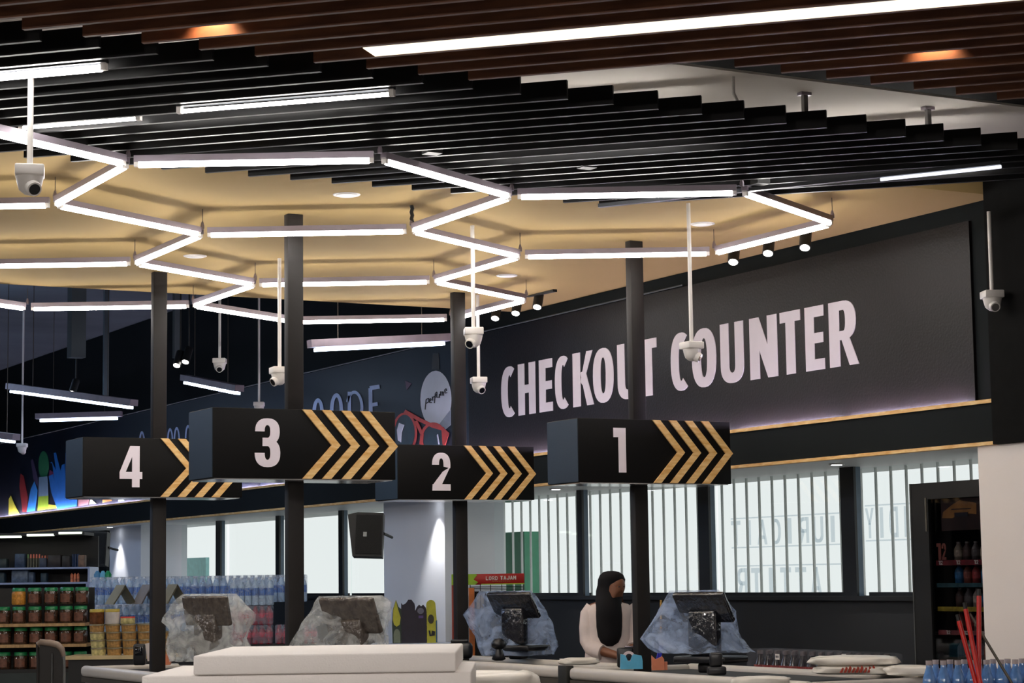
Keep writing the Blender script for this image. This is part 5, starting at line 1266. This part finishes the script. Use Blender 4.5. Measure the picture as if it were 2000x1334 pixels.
def loft(rings, mb, n=28, e=1.0):
    vs = []
    for c, a, b, ax in rings:
        for i in range(n):
            t = 2 * PI * i / n; ct, st_ = math.cos(t), math.sin(t)
            vs.append(c + RH * (math.copysign(abs(ct) ** e, ct) * a) + FH * (math.copysign(abs(st_) ** e, st_) * b) + Vector((0, 0, ax)))
    m = len(rings); mb.add(vs, [(j * n + i, j * n + (i + 1) % n, (j + 1) * n + (i + 1) % n, (j + 1) * n + i) for j in range(m - 1) for i in range(n)], True)
    mb.add(vs[:n], [tuple(range(n))[::-1]]); mb.add(vs[-n:], [tuple(range(n))]); return mb
# shirt: torso and sleeves
mb = MB()
loft([(pp(1190, 1174, .01), .07, .07, 0), (pp(1190, 1179, .01), .13, .10, 0), (pp(1189, 1190, .0), .172, .115, 0), (pp(1188, 1215, .0), .165, .12, 0), (pp(1187, 1245, .0), .155, .12, 0), (pp(1186, 1275, .0), .165, .125, 0), (pp(1186, 1300, .0), .175, .13, 0), (pp(1186, 1330, .0), .18, .135, 0)], mb, 36, .85)
mb.tube([pp(1160, 1187, 0), pp(1151, 1200, .0), pp(1147, 1225, .01), pp(1146, 1250, .02), pp(1152, 1262, .07), pp(1168, 1270, .12), pp(1172, 1271, .13)], .06, 16, [.066, .07, .064, .058, .056, .056, .052])
mb.tube([pp(1220, 1187, 0), pp(1229, 1200, .0), pp(1234, 1225, .01), pp(1237, 1248, .02), pp(1234, 1262, .08)], .06, 16, [.064, .068, .062, .054, .05])
mb.build('shirt', SHIRT, root)
mb = MB(); loft([(pp(1188, 1322, .0), .165, .125, 0), (Vector((MP.translation.x, MP.translation.y, .5)), .19, .15, 0), (Vector((MP.translation.x, MP.translation.y, .1)), .22, .17, 0)], mb); mb.build('skirt', TROU, root)
# headscarf: cap over the head, drape down the chest
mb = MB()
loft([(pp(1193, 1114.5, .045), .02, .02, 0), (pp(1193, 1116.5, .045), .056, .06, 0), (pp(1194, 1122, .04), .082, .09, 0), (pp(1194, 1131, .035), .096, .105, 0), (pp(1193, 1142, .02), .096, .10, 0),
      (pp(1190, 1153, .015), .096, .10, 0), (pp(1188, 1165, .035), .092, .10, 0), (pp(1187, 1176, .06), .092, .095, 0), (pp(1187, 1188, .08), .093, .085, 0), (pp(1187, 1200, .095), .093, .07, 0), (pp(1187, 1222, .105), .090, .055, 0), (pp(1187, 1240, .11), .082, .045, 0), (pp(1187, 1252, .11), .062, .035, 0), (pp(1187, 1259, .11), .025, .02, 0)], mb, 32)
mb.build('headscarf', HIJ, root)
# face set into the scarf opening, turned down and to the right
fc = MB(); fd = (RH * .62 - FH * .78).normalized(); c = pp(1203, 1149, .075)
bm = bmesh.new(); bmesh.ops.create_uvsphere(bm, u_segments=24, v_segments=16, radius=1)
bm.verts.ensure_lookup_table(); side = fd.cross(Vector((0, 0, 1))); upv = (Vector((0, 0, 1)) + fd * .35).normalized()
vs = []
for v in bm.verts:
    p = v.co; k = 1 + (.22 * max(0, 1 - (p.x / .18) ** 2 - ((p.z + .05) / .28) ** 2) if p.y > 0 else 0) - (.06 if p.y > 0 and abs(abs(p.x) - .38) < .2 and abs(p.z - .2) < .15 else 0)
    vs.append(c + side * (p.x * .062) + fd * (p.y * .052 * k) + upv * (p.z * .082))
fc.add(vs, [[v.index for v in f.verts] for f in bm.faces], True); bm.free(); fc.build('face', SKIN, root)
for sg_ in (-1, 1):
    e = c + side * (.024 * sg_) + fd * .046 + upv * .016
    MB().lathe([(.003, -.004), (.008, 0), (.003, .004)], e, 10).build('eye', mat('dark_eye', (30, 22, 20), .2), root)
MB().beam(c + side * -.016 + fd * .049 - upv * .034, c + side * .016 + fd * .049 - upv * .034, .006, .006).build('mouth', mat('lip_tone', (130, 70, 60), .5), root)
